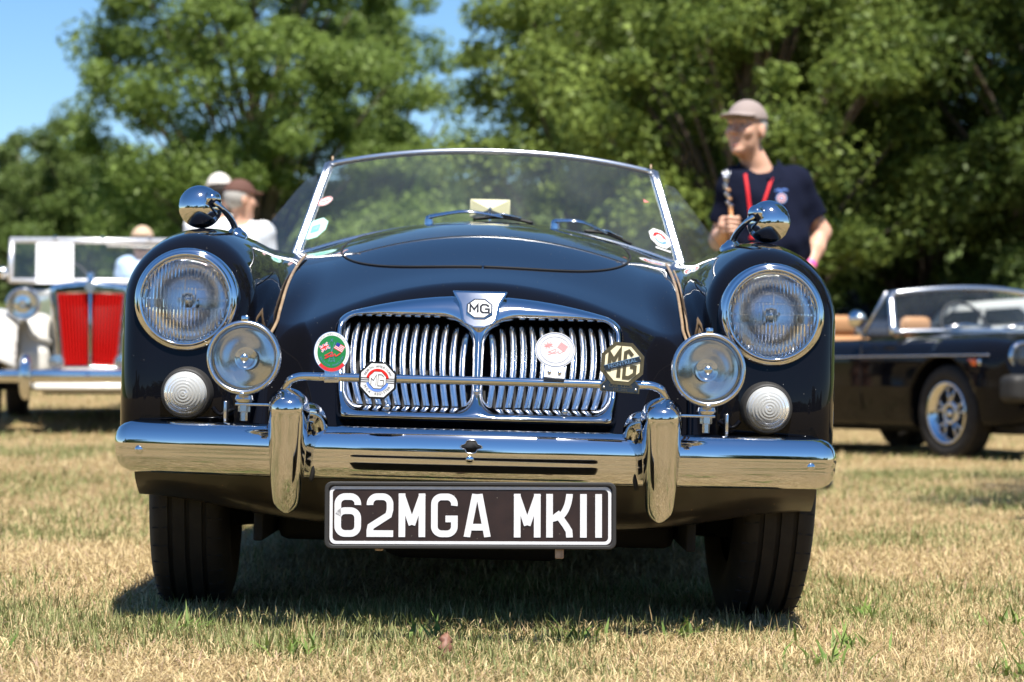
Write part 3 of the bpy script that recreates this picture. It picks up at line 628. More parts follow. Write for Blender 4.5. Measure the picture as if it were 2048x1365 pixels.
shield = sdf_obj('shield', shield_F, (-0.065, 0.10, 0.59), (0.065, 0.31, 0.69), 0.0020, M['chrome'], grille)
bc = 0.6395
emb = empty('octagon_emblem', (0, float(grille_y(0, bc)) - 0.0445, bc), (R(-22), 0, 0), parent=grille)
EMB = emb
def flat(name, part, m, par, y=0.0): return mob(name, *shift(part, 0, y, 0), M[m], par, smooth=False)
V1, F1 = merge(prism(octagon(0.0262), -0.002, 0.010))
flat('octagon_emblem', (V1, F1), 'chrome', grille); bpy.data.objects.remove(emb)
o = [c for c in grille.children if c.name.startswith('octagon_emblem')][0]; o.location = (0, float(grille_y(0, bc)) - 0.0445, bc); o.rotation_euler = (R(-20), 0, 0)
def merge_rings(): pass
mg_letters = merge(stroke([(-0.0185, -0.0105), (-0.0185, 0.0105), (-0.0105, -0.003), (-0.0035, 0.0105), (-0.0035, -0.0105)], 0.0042, 0),
                   stroke([(0.0185, 0.0055), (0.0135, 0.0105), (0.0060, 0.0105), (0.0025, 0.0060), (0.0025, -0.0060), (0.0060, -0.0105), (0.0185, -0.0105), (0.0185, -0.001), (0.0105, -0.001)], 0.0042, 0))
# o carries only the face; its pieces hang on the grille at the same slope
o.scale = (1, 1, 0.80); rotm = Matrix.Translation(o.location) @ Matrix.Rotation(R(-20), 4, 'X') @ Matrix.Diagonal((1, 1, 0.80, 1))
mob('emblem_border', *xf(ring(octagon(0.0252), octagon(0.0232), -0.0026, 0.0), rotm), M['black_enamel'], grille, smooth=False)
mob('emblem_face', *xf(prism(octagon(0.0228), -0.0024, 0.0), rotm), M['white_enamel'], grille, smooth=False)
mob('emblem_letters', *xf(shift(mg_letters, 0, -0.0031, 0), rotm), M['black_enamel'], grille, smooth=False)
for s in (-1, 1): bolt(0.172 * s, float(grille_y(0.17, 0.441)) - 0.040, 0.441, 0.0058, par=grille, m='dull_chrome')
bolt(0.0, float(grille_y(0, 0.475)) - 0.028, 0.475, 0.0075, par=grille, m='dull_chrome', sq=0.9)

# lamps
def headlamp(sgn):
    x, z, y = sgn * 0.576, 0.6415, 0.150
    root = empty('headlamp', (x, y, z), (R(-4), 0, R(1.5 * sgn)), parent=car)
    rim = [(0.0865, 0.010), (0.0855, -0.006), (0.0870, -0.011), (0.0895, -0.0125), (0.0915, -0.011), (0.0925, -0.006), (0.0940, -0.005), (0.0975, -0.005), (0.1005, -0.001), (0.1035, 0.008), (0.1050, 0.020), (0.1050, 0.032), (0.1010, 0.040), (0.095, 0.05)]
    mob('rim', *lathe(rim, 72), M['chrome'], root)
    lens = [(0.0002, -0.024)] + [(0.087 * math.sin(R(a)), -0.024 + 0.024 * (1 - math.cos(R(a))) / (1 - math.cos(R(90)))) for a in range(6, 91, 6)]
    back = [(r, h + 0.004) for r, h in lens[::-1]]
    mob('lens', *lathe(lens + back, 64), M['rib_lens'], root)
    bowl = [(0.087, 0.004)] + [(0.087 * math.cos(R(a)), 0.004 + 0.072 * math.sin(R(a))) for a in range(8, 89, 8)] + [(0.001, 0.076)]
    mob('reflector', *lathe(bowl, 48), M['head_reflector'], root)
    shd = [(0.0005, 0.006), (0.010, 0.008), (0.016, 0.016), (0.017, 0.03), (0.012, 0.07)]
    mob('bulb_shield', *lathe(shd, 24), M['dull_chrome'], root)
    return root
for s in (-1, 1): headlamp(s)
def fog_lamp(sgn):
    x, z, y = sgn * 0.4365, 0.5295, -0.045
    root = empty('fog_lamp', (x, y, z), (R(-3), 0, R(3 * sgn)), parent=car)
    rim = [(0.0615, 0.004), (0.0612, -0.006), (0.0630, -0.010), (0.0665, -0.0105), (0.0695, -0.007), (0.0705, 0.0), (0.0700, 0.008), (0.0670, 0.012)]
    mob('rim', *lathe(rim, 64), M['dull_chrome'], root)
    shell = [(0.068, 0.008), (0.069, 0.016), (0.066, 0.032), (0.055, 0.050), (0.035, 0.064), (0.001, 0.069)]
    mob('shell', *lathe(shell, 48), M['chrome'], root)
    mob('glass', *lathe([(0.0002, -0.0105), (0.03, -0.0095), (0.05, -0.0075), (0.0615, -0.004)], 48), M['clear_glass'], root)
    bowl = [(0.0625, 0.0)] + [(0.0625 * math.cos(R(a)), 0.048 * math.sin(R(a))) for a in range(8, 89, 8)] + [(0.001, 0.048)]
    mob('reflector', *lathe(bowl, 56), M['fog_reflector'], root)
    mob('bulb_cap', *lathe([(0.0002, -0.004), (0.006, -0.0025), (0.0100, 0.002), (0.0115, 0.009), (0.0105, 0.013), (0.0175, 0.016), (0.0215, 0.022), (0.0215, 0.027), (0.018, 0.04)], 32), M['chrome'], root)
    mob('clip', *box((-0.0065, -0.009, 0.0665), (0.0065, 0.012, 0.0785), 0.002), M['chrome'], root)
    mob('hose_clip', *box((-0.004, -0.012, -0.0715), (0.004, 0.010, -0.066), 0.001), M['dull_chrome'], root)
    br = merge(shift(lathe([(0.001, -0.0695), (0.016, -0.0705), (0.018, -0.078), (0.014, -0.084), (0.001, -0.084)], 24, 'Z'), 0, 0.022, 0), box((-0.016 if sgn < 0 else -0.075, 0.012, -0.0895), (0.075 if sgn < 0 else 0.016, 0.034, -0.0845), 0.001),
               shift(lathe([(0.0115, -0.089), (0.0115, -0.101), (0.007, -0.102), (0.007, -0.118), (0.001, -0.118)], 6, 'Z'), 0, 0.022, 0))
    mob('bracket', *br, M['dull_chrome'], root, sharp=30)
    return root
for s in (-1, 1): fog_lamp(s)
def side_lamp(sgn):
    root = empty('side_lamp', (sgn * 0.567, 0.125, 0.458), (R(2), 0, R(3 * sgn)), parent=car)
    mob('plinth', *lathe([(0.043, -0.012), (0.0465, -0.012), (0.049, -0.006), (0.052, 0.012), (0.052, 0.04)], 40), M['rubber'], root)
    ln = [(0.0002, -0.034)] + [(0.0435 * math.sin(R(a)), -0.034 + 0.026 * (1 - math.cos(R(a)))) for a in range(6, 91, 7)] + [(0.0437, -0.004)]
    mob('lens', *lathe(ln, 48), M['ring_lens'], root)
    mob('backing', *lathe([(0.0425, -0.005), (0.035, 0.004), (0.02, 0.010), (0.0005, 0.012)], 32), M['side_reflector'], root)
    mob('bulb', *lathe([(0.0002, -0.014), (0.006, -0.012), (0.008, -0.006), (0.007, 0.01)], 16), M['reflector'], root)
    return root
for s in (-1, 1): side_lamp(s)
for s in (-1, 1):                               # small black brackets and body seams below the lamps
    mob('air_duct_lip', *tube(curve_pts([(s * 0.475, 0.14, 0.43), (s * 0.50, 0.13, 0.418), (s * 0.515, 0.13, 0.432)], 5), 0.004, 8), M['black_paint'], car)
    mob('wing_support', *box((s * 0.487 - 0.003, 0.10, 0.405), (s * 0.487 + 0.003, 0.16, 0.445), 0.001), M['dull_chrome'], car)

# badge bar and its badges
bar_y = -0.030
bp = [(-0.362, -0.02, 0.466), (-0.352, bar_y, 0.487), (-0.335, bar_y, 0.4955), (-0.315, bar_y, 0.497)] 
pth = curve_pts(bp, 5) + [(x, bar_y, 0.497) for x in np.linspace(-0.29, 0.29, 12)] + curve_pts([(-p[0], p[1], p[2]) for p in bp[::-1]], 5)
bar = mob('badge_bar', *tube(pth, 0.0082, 18), M['chrome'], car)
for x in (-0.291, -0.264): bolt(x, bar_y - 0.0085, 0.497, 0.004, par=bar)
def badge(name, x, y, z, rz=0.0, tilt=0.0, label=None):
    o = empty(name, (x, y, z), (R(tilt), R(rz), 0), parent=car)
    if label: o['label'] = label
    return o
# green anniversary badge
b = badge('badge', -0.2727, bar_y - 0.004, 0.5446, rz=-ROLL, tilt=-6, label='round green badge with two crossed flags and a white rim')
el = lambda k, kz=None: circle(0.0338 * k, 0.0385 * (kz or k), 48)
mob('rim', *prism(el(1.0), -0.001, 0.002), M['dull_chrome'], b, smooth=False)
mob('white_rim', *prism(el(0.97), -0.0016, 0.0), M['white_enamel'], b, smooth=False)
red = [(0.0338 * 0.97 * math.cos(R(a)), 0.0385 * 0.97 * math.sin(R(a))) for a in range(222, 319, 6)] + [(0.0338 * 0.80 * math.cos(R(a)), 0.0385 * 0.80 * math.sin(R(a))) for a in range(318, 221, -6)]
mob('red_scroll', *prism(red, -0.0021, 0.0), M['red_enamel'], b, smooth=False)
mob('green_field', *prism(el(0.80), -0.0024, 0.0), M['green_enamel'], b, smooth=False)
def skew(part, ang, cx, cz, s=1.0, wave=0.0):
    c, sn = math.cos(R(ang)), math.sin(R(ang)); return [(cx + s * (x * c - z * sn), y, cz + s * (x * sn + z * c + wave * math.sin(x * 300))) for x, y, z in part[0]], part[1]
def jack(y, sgn):                               # small crossed-bar flag
    w, h = 0.0085, 0.0062; q = lambda pts, ww, yy: stroke(pts, ww, yy)
    return (prism([(-w, -h), (w, -h), (w, h), (-w, h)], y, y + 0.0002), merge(q([(-w, -h), (w, h)], 0.003, y - 0.0002), q([(-w, h), (w, -h)], 0.003, y - 0.00022), q([(-w, 0), (w, 0)], 0.0042, y - 0.0003), q([(0, -h), (0, h)], 0.0042, y - 0.00032)),
            merge(q([(-w, 0), (w, 0)], 0.0023, y - 0.0005), q([(0, -h), (0, h)], 0.0023, y - 0.00052), q([(-w, -h), (w, h)], 0.001, y - 0.00045), q([(-w, h), (w, -h)], 0.001, y - 0.00047)))
def stripes(y):
    w, h = 0.0088, 0.0066
    rd = merge(*[prism([(-w, -h + 2 * h * (2 * k) / 9), (w, -h + 2 * h * (2 * k) / 9), (w, -h + 2 * h * (2 * k + 1) / 9), (-w, -h + 2 * h * (2 * k + 1) / 9)], y - 0.0002, y) for k in range(5)])
    return prism([(-w, -h), (w, -h), (w, h), (-w, h)], y, y + 0.0002), rd, prism([(-w, 0.0), (-0.001, 0.0), (-0.001, h), (-w, h)], y - 0.0004, y)
for k, (pt, m) in enumerate(zip(jack(-0.0028, 1), ('navy_enamel', 'white_enamel', 'red_enamel'))): mob('flag', *skew(pt, 28, -0.0135, 0.0085), M[m], b, smooth=False)
for k, (pt, m) in enumerate(zip(stripes(-0.0028), ('white_enamel', 'red_enamel', 'navy_enamel'))): mob('flag', *skew(pt, -30, 0.0145, 0.008), M[m], b, smooth=False)
mob('flag_poles', *merge(stroke([(-0.0055, 0.018), (0.006, -0.019)], 0.0008, -0.0027), stroke([(0.0055, 0.018), (-0.006, -0.019)], 0.0008, -0.00272)), M['dull_chrome'], b, smooth=False)
script = [(-0.013, -0.0125), (-0.0075, -0.0105), (0.001, -0.0045), (0.0, -0.001), (-0.009, -0.0055), (-0.0125, -0.0075), (-0.004, -0.0085), (0.002, -0.008), (0.006, -0.0045), (0.008, -0.0085), (0.0165, -0.003)]
mob('script_mark', *stroke([(p.x, p.z) for p in curve_pts([(x, 0, z) for x, z in script], 4)], 0.0016, -0.0034), M['red_enamel'], b, smooth=False)
mob('rim_lettering', *shift(arc_text('TENTH ANNIVERSARY', 0.0294, 152, 28, 0.0062, rz=0.0340), dy=-0.0022), M['grey_print'], b, smooth=False)
mob('field_lettering', *shift(merge(arc_text('BRITISH INVASION', 0.0228, 205, 335, 0.0056, flip=True, rz=0.0262), shift(glyphs('X', 0.008), 0, 0, 0.0215), shift(glyphs('AT', 0.004), 0, 0, -0.013), shift(glyphs('USA', 0.0048), 0, 0, -0.0175)), dy=-0.003), M['dull_chrome'], b, smooth=False)
mob('scroll_lettering', *shift(arc_text('STOWE', 0.0298, 248, 292, 0.0052, flip=True, rz=0.0340), dy=-0.0025) if False else shift(arc_text('2001-2010', 0.0298, 240, 300, 0.0045, flip=True, rz=0.0340), dy=-0.0025), M['bronze'], b, smooth=False)
dots = [prism(circle(0.0011, n=5, cx=0.0300 * math.cos(R(a)), cz=0.0345 * math.sin(R(a))), -0.0021, -0.0018) for a in (168, 180, 192, 204, 216, 12, 0, -12, -24, -36)]
mob('rim_stars', *merge(*dots), M['grey_print'], b, smooth=False)
mob('clamp', *merge(box((-0.014, 0.001, -0.058), (0.014, 0.0045, -0.030), 0.001)), M['dull_chrome'], b)
# octagonal register badge
b = badge('badge', -0.1845, bar_y - 0.014, 0.4935, rz=1.5, tilt=-3, label='black-edged white octagonal badge with red and blue arcs')
mob('border', *prism(octagon(0.0352), -0.001, 0.003), M['black_enamel'], b, smooth=False)
mob('face', *prism(octagon(0.0312), -0.0016, 0.0), M['white_enamel'], b, smooth=False)
def band(r0, r1, a0, a1, n=20):
    return [(r1 * math.cos(R(a0 + (a1 - a0) * k / n)), r1 * math.sin(R(a0 + (a1 - a0) * k / n))) for k in range(n + 1)] + [(r0 * math.cos(R(a1 + (a0 - a1) * k / n)), r0 * math.sin(R(a1 + (a0 - a1) * k / n))) for k in range(n + 1)]
mob('red_arc', *prism(band(0.012, 0.0216, 8, 172), -0.0022, 0.0), M['red_enamel'], b, smooth=False)
mob('blue_arc', *prism(band(0.012, 0.0216, 196, 344), -0.0022, 0.0), M['blue_enamel'], b, smooth=False)
mob('rules', *merge(*[prism([(sx_ * 0.015, z0), (sx_ * 0.0312, z0), (sx_ * 0.0312, z0 + 0.0011), (sx_ * 0.015, z0 + 0.0011)], -0.0023, 0.0) for sx_ in (-1, 1) for z0 in (0.0032, -0.0006, -0.0046)]), M['black_enamel'], b, smooth=False)
mob('centre_edge', *prism(octagon(0.0163), -0.0026, 0.0), M['black_enamel'], b, smooth=False)
mob('centre', *prism(octagon(0.0154), -0.0031, 0.0), M['white_enamel'], b, smooth=False)
mob('lettering', *merge(shift(stroke([(-0.012, -0.0085), (-0.012, 0.003), (-0.0075, -0.001), (-0.0025, 0.010), (-0.0025, -0.0105)], 0.0011, 0), dy=-0.0036),
    shift(stroke([(0.0115, 0.0065), (0.008, 0.0105), (0.001, 0.0105), (0.001, -0.0105), (0.009, -0.0105), (0.0115, -0.0075), (0.0115, 0.0), (0.0045, 0.0)], 0.0011, 0), dy=-0.0036),
    shift(arc_text('NORTH AMERICAN', 0.0260, 154, 26, 0.0064), dy=-0.0022), shift(arc_text('MGA', 0.0262, 208, 238, 0.0070, flip=True), dy=-0.0022), shift(arc_text('REGISTER', 0.0262, 264, 330, 0.0068, flip=True), dy=-0.0022)), M['black_enamel'], b, smooth=False)
# white round badge
b = badge('badge', 0.1478, bar_y - 0.002, 0.5590, rz=4, tilt=-16, label='white round badge with faded red flags on a screwed clamp')
M['worn_white'] = mat('worn_white_enamel', (0.56, 0.55, 0.54), 0.3, coat=0.4)
mob('disc', *prism(circle(0.0378, 0.0345, 48), -0.001, 0.003), M['worn_white'], b, smooth=False)
mob('ring_line', *merge(ring(circle(0.0362, 0.033, 48), circle(0.0352, 0.032, 48), -0.0014, 0), ring(circle(0.0285, 0.026, 48), circle(0.0278, 0.0253, 48), -0.0014, 0)), M['dull_chrome'], b, smooth=False)
M['faded_red'] = mat('faded_red_print', (0.62, 0.20, 0.20), 0.4); M['faded_grey'] = mat('faded_grey_print', (0.40, 0.40, 0.42), 0.4)
mob('flag', *skew(jack(-0.0014, 1)[2], 24, -0.0135, 0.008, 0.95), M['faded_red'], b, smooth=False)
mob('flag', *skew(stripes(-0.0014)[1], -30, 0.0135, 0.007, 0.95), M['faded_red'], b, smooth=False)
mob('script_mark', *shift(stroke([(p.x, p.z) for p in curve_pts([(x, 0, z) for x, z in script], 4)], 0.0014, -0.0014), 0, 0, 0.002), M['faded_red'], b, smooth=False)
mob('lettering', *shift(merge(arc_text('TENTH ANNIVERSARY', 0.0318, 150, 30, 0.006, rz=0.0292), arc_text('BRITISH INVASION', 0.0318, 210, 330, 0.006, flip=True, rz=0.0292)), dy=-0.0013), M['faded_grey'], b, smooth=False)
cl = mob('clamp', *merge(box((-0.017, -0.001, -0.058), (0.022, 0.003, -0.032), 0.0012)), M['white_enamel'], b)
for x in (-0.007, 0.012): mob('screw', *shift(lathe([(0.0002, -0.0045), (0.003, -0.004), (0.0045, -0.001), (0.0045, 0.0)], 14), x, 0, -0.044), M['dull_chrome'], b)
mob('clamp_edge', *box((-0.0172, -0.0018, -0.0595), (0.0222, 0.002, -0.0545), 0.0006), M['black_enamel'], b)
# bronze club badge
b = badge('badge', 0.2745, bar_y - 0.012, 0.5365, rz=3.5, tilt=-4, label='bronze octagonal badge with cream letters and a dark diagonal band')
mob('octagon', *prism(octagon(0.0402), -0.002, 0.004), M['bronze'], b, smooth=False)
mob('field', *prism(octagon(0.0330), -0.0026, 0.0), M['cream_enamel'], b, smooth=False)
mob('letters', *merge(stroke([(-0.0245, -0.016), (-0.0245, 0.016), (-0.0165, 0.004), (-0.006, 0.024), (-0.006, -0.0265)], 0.0078, -0.0036), stroke([(0.018, 0.0165), (0.0105, 0.0245), (0.0045, 0.021), (0.0045, -0.0255), (0.0135, -0.0255), (0.024, -0.0175), (0.024, -0.0045), (0.0145, -0.0045)], 0.0066, -0.0037)), M['bronze'], b, smooth=False)
rb = Matrix.Rotation(R(-19), 4, 'Y')
mob('band', *xf(prism([(-0.0345, -0.0052), (0.0345, -0.0052), (0.0345, 0.0052), (-0.0345, 0.0052)], -0.0046, -0.001), rb), M['black_enamel'], b, smooth=False)
mob('band_lettering', *merge(xf(shift(glyphs('MONTREAL', 0.0095, sx=1.12), dy=-0.005), rb), xf(prism([(-0.0345, 0.0048), (0.0345, 0.0048), (0.0345, 0.0058), (-0.0345, 0.0058)], -0.005, -0.001), rb)), M['dull_chrome'], b, smooth=False)
ft = [(-0.042, -0.054), (0.032, -0.054), (0.032, -0.040), (0.024, -0.031), (-0.031, -0.031), (-0.042, -0.042)]
ft = [(x + 0.004, z) for x, z in ft]
mob('foot', *prism(ft, 0.0, 0.004), M['bronze'], b, smooth=False)
mob('foot_panel', *prism([(x * 0.94, -0.0435 + (z + 0.0435) * 0.84) for x, z in ft], -0.0008, 0.002), M['black_enamel'], b, smooth=False)
mob('foot_lettering', *shift(merge(shift(glyphs('CAR  CLUB', 0.0085, sx=1.05), 0, 0, -0.0425), shift(glyphs('EST. 1992', 0.0060, sx=1.1), 0, 0, -0.0495)), 0, -0.0013, 0), M['bronze'], b, smooth=False)
for x in (-0.031, 0.029): mob('screw', *shift(lathe([(0.0002, -0.0035), (0.002, -0.003), (0.003, 0.0)], 12), x, 0, -0.047), M['dull_chrome'], b)

# number plate
PL = empty('number_plate', (-0.002, -0.130, 0.2495), (R(-2), R(-ROLL + 0.2), 0), parent=car)
mob('holder', *prism(rrect(-0.268, 0.268, -0.0615, 0.0615, 0.013), 0.0012, 0.008), M['rubber'], PL, smooth=False)
o_ = rrect(-0.268, 0.268, -0.0615, 0.0615, 0.013); i_ = rrect(-0.2605, 0.2605, -0.0545, 0.0545, 0.009)
fr = mob('holder_lip', *ring(o_, i_, -0.0055, 0.004), M['rubber'], PL, smooth=False)
bv = fr.modifiers.new('bevel', 'BEVEL'); bv.width = 0.0018; bv.segments = 2
mob('plate_face', *prism(rrect(-0.2603, 0.2603, -0.0543, 0.0543, 0.009), 0.0, 0.003), M['plate_black'], PL, smooth=False)
mob('white_border', *ring(rrect(-0.2590, 0.2590, -0.0530, 0.0530, 0.011), rrect(-0.2535, 0.2535, -0.0475, 0.0475, 0.0075), -0.0008, 0.0), M['white_print'], PL, smooth=False)
def arcp(cx, cz, rx, rz, a0, a1, n=8): return [(cx + rx * math.cos(R(a0 + (a1 - a0) * k / n)), cz + rz * math.sin(R(a0 + (a1 - a0) * k / n))) for k in range(n + 1)]
h = 0.0061; T_, B_ = 0.040 - h, -0.040 + h; wl = 0.0245 - h; r_ = 0.0135
GL = {
 '6': [(arcp(wl - r_, T_ - r_, r_, r_, -8, 90) + arcp(-wl + r_, T_ - r_, r_, r_, 90, 180) + arcp(-wl + r_, B_ + r_, r_, r_, 180, 270) + arcp(wl - r_, B_ + r_, r_, r_, 270, 360) + arcp(wl - r_, 0.008 - r_, r_, r_, 0, 90) + arcp(-wl + r_, 0.008 - r_, r_, r_, 90, 160), False)],
 '2': [(arcp(-wl + r_, T_ - r_, r_, r_, 188, 90) + arcp(wl - r_, T_ - r_, r_, r_, 90, 0) + [(wl, 0.010), (wl * 0.86, 0.000), (-wl * 0.92, -0.021), (-wl, -0.028), (-wl, B_)], False), ([(-wl - h, B_), (wl + h, B_)], False)],
 'M': [([(-wl, -0.040), (-wl, 0.040)], False), ([(wl, -0.040), (wl, 0.040)], False), ([(-wl - 0.001, 0.0395), (0.0, -0.0175)], False), ([(wl + 0.001, 0.0395), (0.0, -0.0175)], False)],
 'G': [(arcp(wl - r_, T_ - r_, r_, r_, -12, 90) + arcp(-wl + r_, T_ - r_, r_, r_, 90, 180) + arcp(-wl + r_, B_ + r_, r_, r_, 180, 270) + arcp(wl - r_, B_ + r_, r_, r_, 270, 360) + [(wl, -0.002)], False), ([(wl + h, -0.0065), (0.002, -0.0065)], False)],
 'A': [([(-wl - 0.0005, -0.040), (-0.0035, 0.040)], False), ([(wl + 0.0005, -0.040), (0.0035, 0.040)], False), ([(-wl + 0.004, -0.0215), (wl - 0.004, -0.0215)], False)],
 'K': [([(-wl, -0.040), (-wl, 0.040)], False), ([(-wl + 0.002, -0.006)] + arcp(wl - 0.030, 0.045, 0.030, 0.052, -62, -5), False), ([(-0.006, 0.006), (wl - 0.007, -0.018), (wl - 0.001, -0.028), (wl, -0.040)], False)],
 'I': [([(0, -0.040), (0, 0.040)], False)]}
cxs = [696, 760.3, 824.2, 889, 954.6, 1054.5, 1119, 1166.7, 1197]
for k, (ch, px) in enumerate(zip('62MGAMKII', cxs)):
    parts = [stroke(p, 2 * h, -0.0012 - 0.00006 * q, c) for q, (p, c) in enumerate(GL[ch])]
    parts = [([(x, y, min(max(z, -0.040), 0.040)) for x, y, z in v], f) for v, f in parts]
    mob('letter', *shift(merge(*parts), (px - 941) * 0.000921, 0, 0), M['white_print'], PL, smooth=False)
M['brown_tab'] = mat('pale_wood_tab', (0.45, 0.33, 0.24), 0.7, noise=(80, (0.3, 0.2, 0.14), 0.2))
mob('tab', *box((0.156, 0.004, -0.079), (0.172, 0.009, -0.05), 0.002), M['brown_tab'], PL)
mob('tab', *box((-0.176, 0.004, -0.0655), (-0.160, 0.009, -0.05), 0.002), M['brown_tab'], PL)

# wing mirrors
def wing_mirror(sgn):
    bx, by = sgn * 0.530, 0.55; bz = float(drop(np.array([bx]), np.array([by]))[0])
    hx, hy, hz = sgn * 0.604, 0.53, 0.852
    root = empty('wing_mirror', (0, 0, 0), parent=car)
    head = [(0.0002, -0.030), (0.010, -0.0295), (0.022, -0.026), (0.034, -0.018), (0.042, -0.008), (0.0455, 0.001), (0.0465, 0.004), (0.0445, 0.007), (0.001, 0.0075)]
    Mh = Matrix.Translation((hx, hy, hz)) @ Matrix.Rotation(R(-14 * sgn), 4, 'Z') @ Matrix.Rotation(R(-6), 4, 'X')
    mob('mirror_shell', *xf(lathe(head, 48), Mh), M['chrome'], root)
    kn = Mh @ Vector((-sgn * 0.020, -0.033, 0.012))
    mob('swivel', *xf(merge(lathe([(0.0002, -0.016), (0.009, -0.014), (0.013, -0.006), (0.015, 0.0), (0.018, 0.004), (0.018, 0.010)], 24)), Matrix.Translation(kn)), M['chrome'], root)
    P = curve_pts([tuple(kn + Vector((0, -0.004, -0.002))), (bx + sgn * 0.026, by - 0.05, hz - 0.004), (bx + sgn * 0.008, by - 0.018, bz + 0.026), (bx, by, bz + 0.004)], 7)
    mob('stem', *tube(P, [0.0048 + 0.0032 * (i / 21) for i in range(22)], 12), M['chrome'], root)
    mob('foot', *shift(lathe([(0.001, 0.014), (0.010, 0.012), (0.015, 0.006), (0.022, 0.001), (0.026, -0.006), (0.026, -0.012)], 28, 'Z'), bx, by, bz), M['chrome'], root)
for s in (-1, 1): wing_mirror(s)

# windscreen
def ws_pt(x, t):                                # t 0 at the cowl, 1 at the top rail
    hw0, hw1 = 0.485, 0.420; u = x
    X = u * (hw0 + (hw1 - hw0) * t); zb = 0.893 - 0.088 * abs(u) ** 2.0; zt = 1.088 - 0.038 * abs(u) ** 2.2
    Z = zb + (zt - zb) * t; Y = 1.43 + 0.085 * u * u + (Z - 0.85) * 0.62; return (X, Y, Z)
ws = empty('windscreen', (0, 0, 0), parent=car)
rail = lambda pts, r, fl=1.0: tube(pts, r, 10, True, fl)
mob('top_rail', *rail([ws_pt(u, 1) for u in np.linspace(-1, 1, 41)], 0.0082), M['alu'], ws)
for s in (-1, 1):
    P = [Vector(ws_pt(s, t)) for t in np.linspace(-0.10, 1.01, 10)]
    mob('post', *merge(tube(P, 0.0095, 10), tube([p + Vector((s * 0.010, 0.012, 0)) for p in P], 0.007, 8)), M['alu'], ws)
    mob('rail_pin', *tube([Vector(ws_pt(s, 1.0)) + Vector((s * -0.004, 0.01, 0)), Vector(ws_pt(s, 1.0)) + Vector((s * -0.004, 0.012, 0.022))], 0.003, 6), M['hose'], ws)
mob('sill_rail', *rail([ws_pt(u, -0.01) for u in np.linspace(-1, 1, 41)], 0.007), M['dull_chrome'], ws)
V = [ws_pt(u, t) for t in np.linspace(0, 1, 9) for u in np.linspace(-1, 1, 33)]
mob('glass', V, [(j * 33 + i, j * 33 + i + 1, (j + 1) * 33 + i + 1, (j + 1) * 33 + i) for j in range(8) for i in range(32)], M['windscreen'], ws)
def sticker(name, u, t, parts, sc_=1.0):
    p = Vector(ws_pt(u, t)); du = (Vector(ws_pt(u + 0.02, t)) - Vector(ws_pt(u - 0.02, t))).normalized(); dt = (Vector(ws_pt(u, t + 0.03)) - Vector(ws_pt(u, t - 0.03))).normalized()
    nrm = du.cross(dt); Mx = Matrix((du, -nrm, dt)).transposed().to_4x4(); Mx.translation = p + nrm * 0.0025
    for nm, part, m in parts: mob(nm, *xf(part, Mx), M[m], ws, smooth=False)
M['pale_green'] = mat('pale_green_paper', (0.42, 0.72, 0.62), 0.6); M['mid_green'] = mat('green_print', (0.10, 0.50, 0.36), 0.6)
M['pink_print'] = mat('dull_red_print', (0.55, 0.16, 0.15), 0.6); M['sticker_white'] = mat('sticker_paper', (0.78, 0.78, 0.78), 0.6)
sticker('s', -0.945, 0.24, [('inspection_sticker', prism(octagon(0.031), 0.0, 0.0008), 'pale_green'), ('inspection_print', merge(prism([(-0.011, -0.011), (0.011, -0.011), (0.011, 0.011), (-0.011, 0.011)], -0.0006, 0.0)), 'mid_green'), ('inspection_digits', shift(glyphs('10', 0.016), 0, -0.001, 0), 'pale_green')])
sticker('s', -0.945, 0.55, [('oval_sticker', prism(circle(0.020, 0.0145, 28), 0.0, 0.0008), 'sticker_white'), ('oval_border', ring(circle(0.019, 0.0135, 28), circle(0.0155, 0.0105, 28), -0.0006, 0.0), 'pink_print'), ('oval_print', merge(shift(glyphs('NEMGT', 0.0085), 0, -0.0008, 0)) if False else prism([(-0.012, -0.003), (0.012, -0.003), (0.012, 0.003), (-0.012, 0.003)], -0.0006, 0.0), 'pink_print')])
sticker('s', 0.925, 0.22, [('club_sticker', prism(octagon(0.0275), 0.0, 0.0008), 'sticker_white'), ('club_red_arc', prism([(x * 0.85, z * 0.85) for x, z in band(0.013, 0.022, 8, 172)], -0.0006, 0.0), 'red_enamel'), ('club_blue_arc', prism([(x * 0.85, z * 0.85) for x, z in band(0.013, 0.022, 196, 344)], -0.0006, 0.0), 'blue_enamel'),
    ('club_lettering', merge(shift(glyphs('MG', 0.013), 0, -0.0008, 0), prism([(-0.027, -0.0005), (-0.015, -0.0005), (-0.015, 0.001), (-0.027, 0.001)], -0.0006, 0), prism([(0.015, -0.0005), (0.027, -0.0005), (0.027, 0.001), (0.015, 0.001)], -0.0006, 0)), 'black_enamel'), ('club_strip', prism([(-0.020, -0.037), (0.022, -0.037), (0.022, -0.033), (-0.020, -0.033)], 0.0, 0.0008), 'sticker_white')])
sticker('s', 0.90, 0.62, [('small_sticker', prism([(-0.006, -0.005), (0.009, 0.0), (-0.006, 0.006)], 0.0, 0.0008), 'pink_print')])
# hinged perspex wind wings beside the posts
for s in (-1, 1):
    q = [(0.0, 0.0), (0.0, 0.155), (0.022, 0.185), (0.060, 0.180), (0.095, 0.145), (0.205, 0.015), (0.210, -0.012), (0.180, -0.040), (0.05, -0.045), (0.0, -0.03)]
    base = Vector(ws_pt(s, 0.12)); P = []
    for a, z in q: P.append((base.x + s * (0.012 + a * 0.62 - 0.30 * z * 0.9), base.y + 0.03 + a * 0.62 + z * 0.45, base.z + z * 1.0))
    n = len(P); PB = [(x + s * 0.002, y - 0.003, z) for x, y, z in P]
    w = mob('wind_wing', P + PB, [tuple(range(n)), tuple(range(n, 2 * n))[::-1]] + [(i, (i + 1) % n, n + (i + 1) % n, n + i) for i in range(n)], M['perspex'], car, smooth=False)
